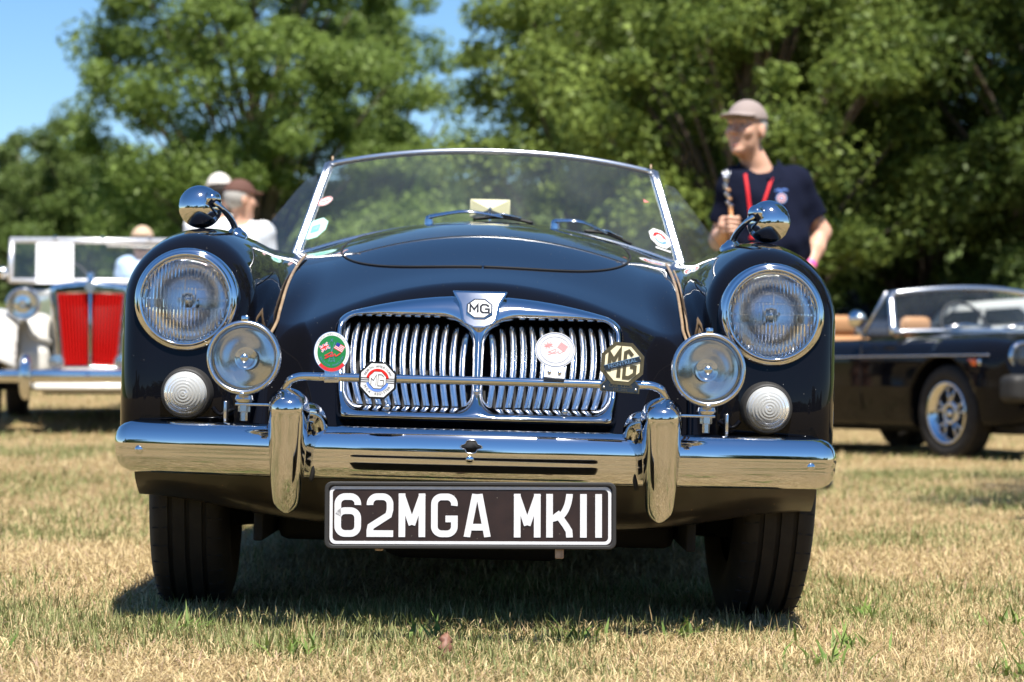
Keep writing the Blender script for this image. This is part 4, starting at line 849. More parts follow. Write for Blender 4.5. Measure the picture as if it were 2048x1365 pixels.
# wipers, interior mirror
def wiper(x0, x1, x2):
    r = empty('wiper', (0, 0, 0), parent=car); zc = lambda x: 0.893 - 0.088 * (x / 0.485) ** 2
    yc = lambda x: 1.43 + 0.085 * (x / 0.485) ** 2 - 0.025
    mob('pivot', *shift(lathe([(0.0005, 0.02), (0.008, 0.018), (0.011, 0.008), (0.012, -0.01)], 16, 'Z'), x0, yc(x0) - 0.02, zc(x0) + 0.002), M['chrome'], r)
    mob('arm', *tube(curve_pts([(x0, yc(x0) - 0.025, zc(x0) + 0.018), ((x0 + x1) / 2, yc(x0) - 0.03, zc((x0 + x1) / 2) + 0.026), (x1, yc(x1) - 0.015, zc(x1) + 0.014)], 6), [0.0075 - 0.0003 * i for i in range(13)], 8, True, 0.5), M['chrome'], r)
    mob('blade', *tube(curve_pts([(x1 - x2, yc(x1 - x2) - 0.005, zc(x1 - x2) + 0.008), (x1, yc(x1) - 0.008, zc(x1) + 0.014), (x1 + x2, yc(x1 + x2) - 0.003, zc(x1 + x2) + 0.006)], 6), 0.0042, 8), M['rubber'], r)
    mob('blade_carrier', *tube([(x1 - x2 * 0.6, yc(x1 - x2 * 0.6) - 0.008, zc(x1 - x2 * .6) + 0.017), (x1, yc(x1) - 0.012, zc(x1) + 0.021), (x1 + x2 * 0.6, yc(x1 + x2 * .6) - 0.008, zc(x1 + x2 * .6) + 0.015)], 0.003, 8), M['chrome'], r)
wiper(-0.150, 0.035, 0.075); wiper(0.165, 0.30, 0.060)
rm = empty('interior_mirror', (0.0, 1.56, 0.9405), (R(-6), 0, 0), parent=car)
V = [(-0.052, 0, -0.024), (0.052, 0, -0.024), (0.052, 0, 0.024), (-0.052, 0, 0.024), (0, -0.014, 0.0)]
mob('mirror_back', *merge(box((-0.052, 0.0, -0.024), (0.052, 0.012, 0.024), 0.003), ([(-0.049, 0.0005, -0.021), (0.049, 0.0005, -0.021), (0.049, 0.0005, 0.021), (-0.049, 0.0005, 0.021), (0, -0.016, -0.006)], [(0, 1, 4), (1, 2, 4), (2, 3, 4), (3, 0, 4)])), M['cream_plastic'], rm, sharp=30)
mob('mirror_joint', *shift(lathe([(0.0003, -0.008), (0.005, -0.006), (0.006, 0.0), (0.006, 0.01)], 14), 0, -0.016, -0.006), M['chrome'], rm)
mob('mirror_stalk', *tube([(0, -0.012, -0.01), (0, -0.02, -0.05)], 0.004, 8), M['chrome'], rm)
# lamp cables lying in the valley between bonnet and wings
yv = np.linspace(1.0, 0.34, 15); xv = np.linspace(0.420, 0.416, 15); zv = drop(xv, yv)      # the cable lies along the valley
for s in (-1, 1):
    pts = [(s * x, y, z + 0.007) for x, y, z in zip(xv, yv, zv)] + [(s * 0.424, 0.27, float(zv[-1]) - 0.022), (s * 0.432, 0.14, 0.560), (s * 0.4365, 0.02, 0.535)]
    pts = curve_pts(pts, 4)
    o = mob('lamp_cable', *tube(pts, 0.0034, 10), M['hose'], car)
    if s > 0: mob('thin_cable', *tube([p + Vector((0.009, -0.002, 0.001)) for p in pts[12:]], 0.0022, 8), M['hose'], car)
# rear-hinged bits: seats, steering wheel, door shut lines
for s in (-1, 1):
    st_ = empty('seat', (s * 0.27, 2.1, 0.36), parent=car)
    mob('cushion', *box((-0.21, -0.25, 0), (0.21, 0.22, 0.14), 0.05, 3), M['leather'], st_)
    mob('backrest', *box((-0.21, 0.16, 0.08), (0.21, 0.30, 0.47), 0.06, 3), M['leather'], st_)
mob('dashboard', *box((-0.5, 1.58, 0.60), (0.5, 1.66, 0.83), 0.03, 3), M['leather'], car)
a = [(0.19 * math.cos(R(t)), 0, 0.19 * math.sin(R(t))) for t in range(0, 361, 12)]
mob('steering_wheel', *xf(merge(tube(a, 0.011, 8, False), tube([(-0.19, 0, 0), (0.19, 0, 0)], 0.006, 6), tube([(0, 0, -0.19), (0, 0, 0)], 0.006, 6), tube([(0, 0, 0), (0, -0.2, 0)], 0.016, 8)), Matrix.Translation((0.27, 1.82, 0.66)) @ Matrix.Rotation(R(-25), 4, 'X')), M['rubber'], car)

# wheels
def tyre_parts(rt, wd, rr, tread=True):
    h = wd / 2; n = 72
    pr = [(rr, -h * 0.72), (rr + 0.012, -h * 0.82), (rr + 0.35 * (rt - rr), -h * 1.0), (rr + 0.62 * (rt - rr), -h * 0.99), (rt - 0.022, -h * 0.90), (rt - 0.008, -h * 0.80)]
    gr = []
    for g in (-0.42, 0.0, 0.42): gr += [(rt - 0.0005, h * (g - 0.06)), (rt - 0.008, h * (g - 0.045)), (rt - 0.008, h * (g + 0.045)), (rt - 0.0005, h * (g + 0.06))]
    pr = pr + [(rt - 0.002, -h * 0.66)] + gr + [(rt - 0.002, h * 0.66)] + [(r, -z) for r, z in pr[::-1]]
    V, Fc = lathe(pr, n, 'X')
    return V, Fc
def wheel(name, loc, steer, rt=0.318, wd=0.165, rr=0.195, parent=None, sgn=1):
    w = empty(name, loc, (0, 0, R(steer)), parent=parent)
    t = mob('tyre', *tyre_parts(rt, wd, rr), M['tyre'], w, sharp=40)
    sip = []
    for i in range(44):                         # shoulder cuts
        for s_ in (-1, 1):
            a = 2 * math.pi * (i + (0.5 if s_ > 0 else 0)) / 44; c, s2 = math.cos(a), math.sin(a); c2, s3 = math.cos(a + 0.02), math.sin(a + 0.02)
            x0, x1 = s_ * wd * 0.25, s_ * wd * 0.43; r0, r1 = rt - 0.0008, rt - 0.009
            sip.append(tube([(x0, c * r0, s2 * r0), (x1, c2 * r1, s3 * r1)], 0.0022, 4))
    tag(mob('tread_cuts', *merge(*sip), M['dark'], w, smooth=False), kind='stuff')
    dish = [(0.001, sgn * 0.03), (0.05, sgn * 0.035), (0.07, sgn * 0.02), (0.11, sgn * 0.028), (0.15, sgn * 0.03), (0.17, sgn * 0.05), (rr, sgn * wd * 0.36), (rr + 0.008, sgn * wd * 0.40), (rr, -sgn * wd * 0.3)]
    mob('rim', *lathe(dish, 40, 'X'), M['dull_chrome'], w)
    return w
for s in (-1, 1):
    wheel('wheel', (s * 0.606, 0.65, 0.312), 3.0, parent=car, sgn=s)
    wheel('wheel', (s * 0.615, 3.04, 0.312), 0, parent=car, sgn=s)
    mob('brake_drum', *shift(lathe([(0.001, -s * 0.10), (0.13, -s * 0.10), (0.14, -s * 0.05), (0.14, s * 0.0)], 32, 'X'), s * 0.58, 0.65, 0.312), M['dark'], car)
    mob('wheel_arch_liner', *box((s * 0.44 - 0.01, 0.32, 0.16), (s * 0.44 + 0.01, 1.0, 0.60), 0.004), M['dark'], car)
# ------------------------------------------------------------------ trees
M['bark'] = mat('bark', (0.09, 0.065, 0.045), 0.9, noise=(9, (0.17, 0.13, 0.10), 0.2), bump=(30, 0.6, 0.02))
def crown_leaves(r_, clumps, per_, size, c0, c1, droop=0.0, flat=0.72):
    N = len(clumps); per = int(per_ * 1.12); n = N * per; cid = np.repeat(np.arange(N), per); cc = np.array([c[0] for c in clumps]); cr = np.array([c[1] for c in clumps])
    v = r_.standard_normal((n, 3)); v /= np.linalg.norm(v, axis=1, keepdims=True); rad = r_.random(n) ** 0.45
    P = cc[cid] + v * (rad * cr[cid])[:, None] * np.array([1, 1, flat]); P[:, 2] -= droop * (rad * cr[cid]) ** 2 / cr[cid]
    nrm = r_.standard_normal((n, 3)) * 0.75 + v * 0.55 + np.array([0, 0, 0.65]); nrm /= np.linalg.norm(nrm, axis=1, keepdims=True)
    t = np.cross(nrm, r_.standard_normal((n, 3))); t /= np.linalg.norm(t, axis=1, keepdims=True); b = np.cross(nrm, t)
    s = size * (0.5 + 1.0 * r_.random(n)); L_ = t * s[:, None]; W_ = b * (s * 0.42)[:, None]; dr = nrm * (s * 0.18)[:, None]
    Q = np.stack([P - L_, P - L_ * 0.1 + W_ + dr, P + L_, P - L_ * 0.1 - W_ + dr], 1)
    k = np.clip(0.5 + 0.22 * r_.standard_normal(n) + 0.25 * (r_.random(N)[cid] - 0.5), 0, 1)
    return Q, lerp(c0, c1, k) * np.array([1.02, 1.12, 1.02])
def make_tree(label, x, y, top, rad, bottom, seed, n_cl=90, per=380, leaf=0.075, c0=(0.035, 0.058, 0.012), c1=(0.115, 0.155, 0.035), group='trees behind the parked cars', squash=1.0, droop=0.0, trunk_r=0.16, name='tree', lean=0.0, cl_r=(0.24, 0.62), shape=1.0):
    n_cl = int(n_cl * 1.5); leaf *= 0.60
    r_ = np.random.default_rng(seed); g = gz(x, y); root = empty(name, (x, y, g))
    H = top - g; zc0 = bottom - g; cl = []; mid = (H + zc0) / 2; hh = (H - zc0) / 2
    for i in range(n_cl):
        while True:
            v = r_.uniform(-1, 1, 3); q = np.linalg.norm(v)
            if q < 1 and q > 0.28 * r_.random(): break
        v = v / max(q, 0.3) * min(0.12 + 0.9 * q, 1)
        w = 1.0 if v[2] < 0 else (1 - 0.30 * shape * v[2] ** 2)
        cl.append(((v[0] * rad * w + lean * (v[2] + 1) * 0.3, v[1] * rad * squash * w, mid + v[2] * hh), r_.uniform(*cl_r)))
    Q, colr = crown_leaves(r_, cl, per, leaf, c0, c1, droop); n = len(Q)
    cr = mob('crown', Q.reshape(-1, 3), np.arange(n * 4).reshape(-1, 4), M['leaves'], root); tinted(cr, colr, 4)
    tp = [(0, 0, -0.1), (0.03, 0, 0.6), (0.05 + lean * 0.1, 0.04, H * 0.35), (lean * 0.25, 0, H * 0.62), (lean * 0.3, 0.05, H * 0.9)]
    pp = curve_pts(tp, 5); parts = [tube(pp, [trunk_r * (1.25 - 1.15 * i / len(pp)) + 0.012 for i in range(len(pp))], 10)]
    for c, _ in cl[::3]:
        k = min(len(pp) - 3, max(3, int(len(pp) * 0.85 * max(0.12, (c[2] - 0.9 - 0.3 * rad) / H)))); s0 = pp[k]; e = Vector(c); m_ = s0.lerp(e, 0.5) + Vector((0, 0, 0.25))
        parts.append(tube(curve_pts([s0, m_, e], 3), [trunk_r * 0.30, trunk_r * 0.27, trunk_r * 0.23, trunk_r * 0.18, trunk_r * 0.13, trunk_r * 0.09, 0.008], 5))
    mob('trunk', *merge(*parts), M['bark'], root)
    tag(root, label, 'tree', group); return root
at = lambda px, d: ((px - 1024) / 4635 * d, d)
zt = lambda py, d: 0.5 + (759 - py) / 4635 * d
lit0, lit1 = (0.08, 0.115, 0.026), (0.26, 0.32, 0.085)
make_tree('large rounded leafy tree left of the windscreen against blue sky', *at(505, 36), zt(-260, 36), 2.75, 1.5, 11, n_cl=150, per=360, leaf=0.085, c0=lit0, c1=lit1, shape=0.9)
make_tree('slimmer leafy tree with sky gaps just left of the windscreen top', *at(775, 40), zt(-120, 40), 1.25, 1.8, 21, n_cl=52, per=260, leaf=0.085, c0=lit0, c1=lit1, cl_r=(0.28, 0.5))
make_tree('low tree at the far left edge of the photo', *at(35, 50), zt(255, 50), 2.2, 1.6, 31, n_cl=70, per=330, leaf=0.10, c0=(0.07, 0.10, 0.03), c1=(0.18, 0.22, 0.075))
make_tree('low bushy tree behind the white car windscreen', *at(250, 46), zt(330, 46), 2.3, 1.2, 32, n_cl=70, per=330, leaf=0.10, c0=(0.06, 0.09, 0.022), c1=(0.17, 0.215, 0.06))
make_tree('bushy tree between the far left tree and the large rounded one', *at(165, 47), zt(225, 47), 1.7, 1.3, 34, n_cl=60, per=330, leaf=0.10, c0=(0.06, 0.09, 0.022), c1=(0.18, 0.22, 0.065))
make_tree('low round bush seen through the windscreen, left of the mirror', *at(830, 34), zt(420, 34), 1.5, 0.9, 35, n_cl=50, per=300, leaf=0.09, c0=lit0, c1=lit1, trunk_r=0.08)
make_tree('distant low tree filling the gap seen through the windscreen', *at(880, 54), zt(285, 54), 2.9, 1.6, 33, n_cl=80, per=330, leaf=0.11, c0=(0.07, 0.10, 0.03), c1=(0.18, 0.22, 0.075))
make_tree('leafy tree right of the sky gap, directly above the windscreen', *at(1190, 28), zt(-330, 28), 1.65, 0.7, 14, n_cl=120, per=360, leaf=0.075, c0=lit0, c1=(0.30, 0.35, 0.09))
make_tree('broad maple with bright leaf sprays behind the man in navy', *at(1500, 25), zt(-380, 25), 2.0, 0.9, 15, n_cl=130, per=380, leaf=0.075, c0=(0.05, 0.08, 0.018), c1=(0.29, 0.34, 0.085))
tk = make_tree('shade-darkened drooping evergreen behind the black open car', *at(1850, 27), zt(-480, 27), 2.2, 1.25, 16, n_cl=150, per=380, leaf=0.075, c0=(0.04, 0.065, 0.014), c1=(0.24, 0.29, 0.07), droop=0.5)
make_tree('shade-darkened evergreen at the right edge of the photo', *at(2190, 25), zt(-500, 25), 2.2, 1.2, 17, n_cl=130, per=360, leaf=0.075, c0=(0.025, 0.045, 0.012), c1=(0.14, 0.18, 0.04), droop=0.5)  # shade on the right-hand evergreens put into darker leaf colours
make_tree('shaded tree deep behind the man and the drooping evergreen', *at(1700, 38), zt(-200, 38), 3.4, 2.3, 18, n_cl=110, per=340, leaf=0.10, c0=(0.05, 0.08, 0.02), c1=(0.18, 0.23, 0.06))
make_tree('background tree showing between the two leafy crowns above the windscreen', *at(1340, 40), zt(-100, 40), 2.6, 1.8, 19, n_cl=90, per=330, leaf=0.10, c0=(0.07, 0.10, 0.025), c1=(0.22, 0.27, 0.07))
make_tree('leafy tree beyond the right edge, its shadow falling on the lawn', 4.85, 7.3, 7.5, 2.6, 2.7, 23, n_cl=80, per=200, leaf=0.11, c0=lit0, c1=lit1, trunk_r=0.2)
for k, (x_, y_, rz_, lab) in enumerate(((-13.5, 44, 70, 'leafy tree left of the frame, farthest from the white car'), (-18.5, 34, 150, 'leafy tree left of the frame, nearest the photographer'), (10.5, 24, 200, 'evergreen beyond the right edge of the frame'))):
    c_ = copy_tree(tk); c_.location = (x_, y_, gz(x_, y_) - 0.1); c_.rotation_euler = (0, 0, R(rz_)); c_['label'] = lab
# the wooded edge of the field behind the photographer, which the chrome mirrors
r_ = np.random.default_rng(77); cl = []
for i in range(240):
    a = R(180 + 150 * (i / 239 - 0.5)); d = 46 + 6 * r_.random() + 8 * abs(math.sin(i * 0.21)); hgt = 3.2 + 3.5 * abs(math.sin(i * 0.13 + 1)) * (0.6 + 0.4 * r_.random())
    if 40 < i % 80 < 62: d *= 0.62; hgt *= 1.25
    for k in range(3): cl.append(((d * math.sin(a), d * math.cos(a), hgt * (k + 0.55) / 3.2), 1.5 + 0.7 * r_.random()))
Q, colr = crown_leaves(r_, cl, 55, 0.38, (0.03, 0.05, 0.012), (0.09, 0.12, 0.03)); n = len(Q)
wd = mob('woodland', Q.reshape(-1, 3), np.arange(n * 4).reshape(-1, 4), M['leaves']); tinted(wd, colr, 4); tag(wd, 'dark line of woods across the field, mirrored in the bumper', 'woods', kind='stuff')
# ------------------------------------------------------------------ white square-rigged tourer on the left
M['white_paint'] = mat('ivory_paint', (0.60, 0.58, 0.53), 0.35, coat=0.8)
M['red_slat'] = mat('red_slat_paint', (0.62, 0.012, 0.010), 0.35, coat=0.4)
M['amber'] = mat('amber_lens', (0.85, 0.13, 0.01), 0.2, coat=0.6)
M['pale_frame'] = mat('pale_metal_frame', (0.80, 0.80, 0.82), 0.35, 0.6); M['clear_screen'] = glass_thin('clear_screen', (0.90, 0.93, 0.92), 0.0, 0.025); M['paper'] = mat('white_paper', (0.82, 0.82, 0.84), 0.7)
M['violet_print'] = mat('violet_print', (0.42, 0.32, 0.55), 0.7)
def bulb_lamp(name, par, x, y, z, r, depth=0.16):
    o = empty(name, (x, y, z), parent=par)
    mob('shell', *lathe([(r * 0.98, 0.0), (r, 0.02), (r * 0.93, depth * 0.45), (r * 0.7, depth * 0.8), (r * 0.3, depth * 0.98), (0.001, depth)], 36), M['chrome'], o)
    mob('rim', *lathe([(r * 0.86, 0.0), (r * 0.88, -0.012), (r * 0.95, -0.016), (r * 1.02, -0.008), (r * 1.03, 0.01)], 36), M['chrome'], o)
    mob('lens', *lathe([(0.001, -0.03), (r * 0.4, -0.026), (r * 0.7, -0.016), (r * 0.87, -0.004)], 32), M['clear_glass'], o)
    mob('reflector', *lathe([(r * 0.87, 0.0), (r * 0.7, depth * 0.3), (r * 0.4, depth * 0.5), (0.001, depth * 0.58)], 32), M['reflector'], o)
    return o
TDX, TDY = -2.62, 14.4
td = empty('touring_car', (TDX, TDY, gz(TDX, TDY) + 0.0), (0, 0, R(8.0)))
tag(td, 'white vintage open tourer with red radiator slats parked on the left', 'car')
rad = empty('radiator', (0, 0, 0), parent=td)
def shell_F(x, y, z):
    a = np.abs(x); hw = 0.205 + 0.045 * np.clip((z - 0.40) / 0.46, 0, 1)
    out = smax(smax(a - hw, z - (0.945 - 0.30 * a * a - 0.03 * a), 0.03), 0.385 - z, 0.02); out = smax(out, np.abs(y - 0.06 + 0.05 * (0.25 - a)) - 0.07, 0.03)
    op = np.maximum(np.maximum(a - (hw - 0.046), z - (0.870 - 0.05 * a)), 0.415 - z)
    return smax(out, -np.maximum(op, y - 0.055), 0.006)
sdf_obj('shell', shell_F, (-0.30, -0.10, 0.36), (0.30, 0.16, 0.98), 0.009, M['chrome'], rad)
for s in (-1, 1):
    for i in range(9):
        t = (i + 0.5) / 9; x0 = s * (0.014 + 0.150 * t); x1 = s * (0.014 + 0.190 * t); w = 0.0058
        V = [(x0 - w, -0.012, 0.42), (x0, -0.022, 0.42), (x0 + w, -0.012, 0.42), (x0, 0.03, 0.42), (x1 - w * 1.2, -0.012, 0.865), (x1, -0.022, 0.865), (x1 + w * 1.2, -0.012, 0.865), (x1, 0.03, 0.865)]
        mob('slat', V, [(0, 1, 5, 4), (1, 2, 6, 5), (2, 3, 7, 6), (3, 0, 4, 7), (3, 2, 1, 0), (4, 5, 6, 7)], M['red_slat'], rad, smooth=False)
mob('core', *box((-0.21, 0.02, 0.415), (0.21, 0.035, 0.87)), M['dark'], rad)
mob('centre_bar', *box((-0.007, -0.035, 0.41), (0.007, 0.01, 0.89), 0.004), M['chrome'], rad)
mob('filler_cap', *shift(lathe([(0.001, 1.00), (0.018, 0.998), (0.022, 0.985), (0.020, 0.96), (0.03, 0.93)], 20, 'Z'), 0, 0.04, 0), M['chrome'], rad)
mob('emblem', *prism(octagon(0.03, 0, 0.905), -0.055, -0.02), M['dull_chrome'], rad, smooth=False)
def td_hood(x, y, z):
    a = np.abs(x); t = np.clip((y - 0.05) / 1.5, 0, 1); hw = 0.225 + 0.30 * t ** 1.3; top = 0.925 + 0.06 * t
    f = smax(smax(a - hw, z - (top - 0.35 * a * a), 0.09), 0.36 - z, 0.02); return smax(f, np.abs(y - 0.83) - 0.77, 0.02)
sdf_obj('bonnet', td_hood, (-0.60, 0.02, 0.33), (0.60, 1.66, 1.02), 0.022, M['white_paint'], td)
def td_tub(x, y, z):
    a = np.abs(x); f = smax(smax(a - 0.60, np.abs(y - 2.35) - 0.85, 0.12), np.abs(z - 0.64) - 0.31, 0.06)
    return smax(f, -smax(smax(a - 0.54, np.abs(y - 2.30) - 0.66, 0.1), 0.5 - z, 0.05), 0.03)
sdf_obj('tub', td_tub, (-0.68, 1.45, 0.30), (0.68, 3.26, 1.0), 0.028, M['white_paint'], td)
def td_wing(x, y, z):
    a = np.abs(x); q = np.hypot((y - 0.12) * 0.92, z - 0.335); arch = np.abs(q - 0.420 + 3.6 * (a - 0.56) ** 2) - 0.020
    ang = np.arctan2(z - 0.335, -(y - 0.12)); edge = np.abs(a - 0.585) - 0.175 - 0.05 * np.clip((y - 0.12) / 0.4, 0, 1)
    f = smax(smax(arch, edge, 0.06), np.where(y < 0.12, 0.36 + 0.55 * (a - 0.40), 0.36) - z, 0.04); f = np.where((y > 0.3) & (z < 0.40), np.maximum(f, 0.40 - z), f)
    inner = smax(smax(np.abs(a - 0.36) - 0.11, np.abs(y - 0.22 - 0.35 * np.maximum(0, z - 0.5)) - 0.14, 0.06), np.abs(z - 0.55) - 0.20, 0.07)      # valance that closes the wing to the bonnet
    rb = smax(smax(np.abs(a - 0.66) - 0.10, np.abs(y - 1.4) - 1.1, 0.05), np.abs(z - 0.33 - 0.16 * np.exp(-((y - 0.45) / 0.22) ** 2)) - 0.02, 0.02)
    qr = np.hypot(y - 2.75, z - 0.335); rr = smax(smax(np.abs(qr - 0.40) - 0.02, np.abs(a - 0.66) - 0.12, 0.05), 0.36 - z, 0.03)
    return smin(smin(smin(f, inner, 0.05), rb, 0.04), rr, 0.04)
sdf_obj('wings', td_wing, (-0.88, -0.40, 0.24), (0.88, 3.25, 0.80), 0.020, M['white_paint'], td)
for s in (-1, 1):
    bulb_lamp('headlamp', td, s * 0.405, -0.10, 0.795, 0.102)
    mob('lamp_bracket', *tube([(s * 0.405, 0.06, 0.70), (s * 0.36, 0.08, 0.60), (s * 0.22, 0.10, 0.56)], 0.016, 8), M['white_paint'], td)
    mob('horn', *shift(lathe([(0.050, -0.12), (0.046, -0.11), (0.02, -0.04), (0.016, 0.08)], 24), s * 0.20, -0.05, 0.435), M['white_paint'], td); mob('horn_mesh', *shift(lathe([(0.048, -0.115), (0.001, -0.118)], 20), s * 0.20, -0.05, 0.435), M['dull_chrome'], td)
    for y in (0.12, 2.75): wheel('wheel', (s * 0.635, y, 0.335), 0, rt=0.335, wd=0.14, rr=0.215, parent=td, sgn=s)
P = [(x, -0.36 + 0.05 * (x / 0.75) ** 4, 0.352) for x in np.linspace(-0.76, 0.76, 21)]
V, Fc = [], []
for i, p in enumerate(P):
    for k in range(10): a = 2 * math.pi * k / 10; V.append((p[0], p[1] + 0.012 * math.sin(a), p[2] + 0.040 * math.cos(a)))
Fc = [(i * 10 + k, i * 10 + (k + 1) % 10, (i + 1) * 10 + (k + 1) % 10, (i + 1) * 10 + k) for i in range(20) for k in range(10)] + [tuple(range(10))[::-1], tuple(range(200, 210))]
mob('bumper', V, Fc, M['chrome'], td)
for s in (-1, 1):
    Pz = curve_pts([(s * 0.37, -0.37, 0.215), (s * 0.37, -0.405, 0.30), (s * 0.37, -0.405, 0.40), (s * 0.37, -0.36, 0.48)], 5)
    mob('overrider', *tube(Pz, [0.018, 0.026, 0.032, 0.035, 0.037, 0.038, 0.039, 0.039, 0.039, 0.038, 0.037, 0.036, 0.034, 0.030, 0.024, 0.012], 14), M['chrome'], td)
mob('bumper_bolt', *shift(lathe([(0.001, -0.02), (0.012, -0.017), (0.016, -0.008), (0.016, 0.01)], 14), 0, -0.365, 0.352), M['chrome'], td)
mob('apron', *box((-0.34, -0.22, 0.255), (0.34, 0.10, 0.315), 0.03, 3), M['white_paint'], td)
mob('axle', *merge(tube([(-0.6, 0.12, 0.30), (0.6, 0.12, 0.30)], 0.035, 10), box((-0.3, 0.1, 0.24), (0.3, 3.0, 0.34), 0.02)), M['dark'], td)
tw = empty('windscreen', (0, 1.50, 0), parent=td)
mob('frame', *merge(tube([(-0.60, 0, 1.00), (-0.59, 0.045, 1.285)], 0.018, 8), tube([(0.60, 0, 1.00), (0.59, 0.045, 1.285)], 0.018, 8), tube([(-0.605, 0.045, 1.285), (0.605, 0.045, 1.285)], 0.020, 8), tube([(-0.60, 0, 1.005), (0.60, 0, 1.005)], 0.018, 8)), M['pale_frame'], tw)
mob('glass', [(-0.59, 0.0, 1.01), (0.59, 0.0, 1.01), (0.58, 0.045, 1.28), (-0.58, 0.045, 1.28)], [(0, 1, 2, 3)], M['windscreen'], tw, smooth=False)
for x in (-0.30, 0.02, 0.34): mob('clip', *shift(lathe([(0.001, -0.02), (0.012, -0.018), (0.016, 0.0)], 12), x, 0.03, 1.30), M['chrome'], tw)
mob('wiper', *tube([(-0.05, -0.02, 1.25), (0.33, -0.02, 1.24), (0.34, -0.02, 1.16)], 0.007, 6), M['white_paint'], td, loc=(0.1, 1.5, 0))
mob('scuttle_mirror', *shift(lathe([(0.001, -0.02), (0.03, -0.012), (0.04, 0.0), (0.04, 0.01), (0.001, 0.012)], 20), -0.645, 1.46, 1.06), M['chrome'], td)
mob('mirror_arm', *tube([(-0.645, 1.46, 1.06), (-0.60, 1.50, 1.05)], 0.007, 6), M['chrome'], td)
for s in (-1, 1):
    o = empty('seat', (s * 0.28, 2.3, 0.5), parent=td)
    mob('backrest', *box((-0.22, 0.2, 0), (0.22, 0.34, 0.46), 0.06, 3), M['tan_leather'], o); mob('cushion', *box((-0.22, -0.25, -0.05), (0.22, 0.2, 0.10), 0.05, 3), M['tan_leather'], o)
a = [(0.2 * math.cos(R(t)), 0, 0.2 * math.sin(R(t))) for t in range(0, 361, 15)]
mob('steering_wheel', *xf(tube(a, 0.012, 6, False), Matrix.Translation((-0.28, 1.85, 0.98)) @ Matrix.Rotation(R(-20), 4, 'X')), M['rubber'], td)
# the notice propped on its windscreen
Mp = td.matrix_basis.copy(); nt_ = empty('notice', (0, 0, 0)); nt_.location = Matrix.Translation(td.location) @ Matrix.Rotation(R(8), 4, 'Z') @ Vector((-0.30, 1.455, 0.985)); nt_.rotation_euler = (R(-8), 0, R(8))
tag(nt_, 'white paper notice propped against the white car windscreen', 'paper')
mob('sheet', [(-0.125, 0.0, 0.0), (0.125, 0.0, 0.0), (0.125, 0.0, 0.285), (-0.125, 0.0, 0.285), (-0.125, 0.002, 0.0), (0.125, 0.002, 0.0), (0.125, 0.002, 0.285), (-0.125, 0.002, 0.285)], [(0, 1, 2, 3), (7, 6, 5, 4), (0, 4, 5, 1), (1, 5, 6, 2), (2, 6, 7, 3), (3, 7, 4, 0)], M['paper'], nt_, smooth=False)
mob('emblem_print', *prism(octagon(0.016, 0, 0.255), -0.001, 0.0), M['violet_print'], nt_, smooth=False)

# ------------------------------------------------------------------ black open sports car on the right
MBX, MBY = 3.33, 14.68
mb = empty('sports_car', (MBX, MBY, gz(MBX - 0.3, MBY - 0.4) - 0.015), (0, 0, R(26)))
tag(mb, 'black open sports car with bright windscreen frame and alloy wheels on the right', 'car')
mT = Spl([-0.64, -0.50, -0.30, 0.0, 0.6, 1.2, 2.0, 2.6, 3.2], [0.60, 0.70, 0.765, 0.785, 0.80, 0.80, 0.80, 0.77, 0.68])
def mb_F(x, y, z):
    a = np.abs(x); hw = 0.755 - 0.10 * np.clip((-0.25 - y) / 0.40, 0, 1) ** 2 - 0.08 * np.clip((y - 2.3) / 0.9, 0, 1) ** 2 - 0.10 * np.maximum(0, z - 0.65) - 0.16 * np.maximum(0, 0.45 - z)
    hood = 0.02 * np.clip(1 - (a / 0.5) ** 2, 0, 1)
    f = smax(smax(a - hw, z - (mT(y) - 0.05 * (a / 0.75) ** 4 + hood), 0.13), 0.20 + 0.05 * np.clip(-y, 0, 1) - z, 0.05)
    f = smax(f, np.abs(y - 1.27) - 1.89, 0.14)
    f = smin(f, np.maximum(np.hypot(a - 0.575, z - 0.635) - 0.115, np.abs(y + 0.26) - 0.30), 0.09)          # wing noses that carry the lamps
    for cy in (0, 2.31): f = smax(f, -np.maximum(np.hypot(y - cy, z - 0.30) - 0.345, 0.50 - a), 0.015)
    ck = smax(smax(a - 0.62, np.abs(y - 1.42) - 0.68, 0.15), 0.5 - z, 0.04)
    return smax(f, -ck, 0.03)
sdf_obj('body', mb_F, (-0.86, -0.92, 0.12), (0.86, 3.28, 0.90), 0.021, M['black_paint'], mb)
def mb_bumper(x, y, z): return smax(smax(np.abs(x) - 0.72, np.abs(y + 0.64 - 0.10 * x * x) - 0.085, 0.06), np.abs(z - 0.45) - 0.085, 0.05)
sdf_obj('bumper', mb_bumper, (-0.80, -0.80, 0.32), (0.80, -0.42, 0.58), 0.016, M['rubber'], mb)
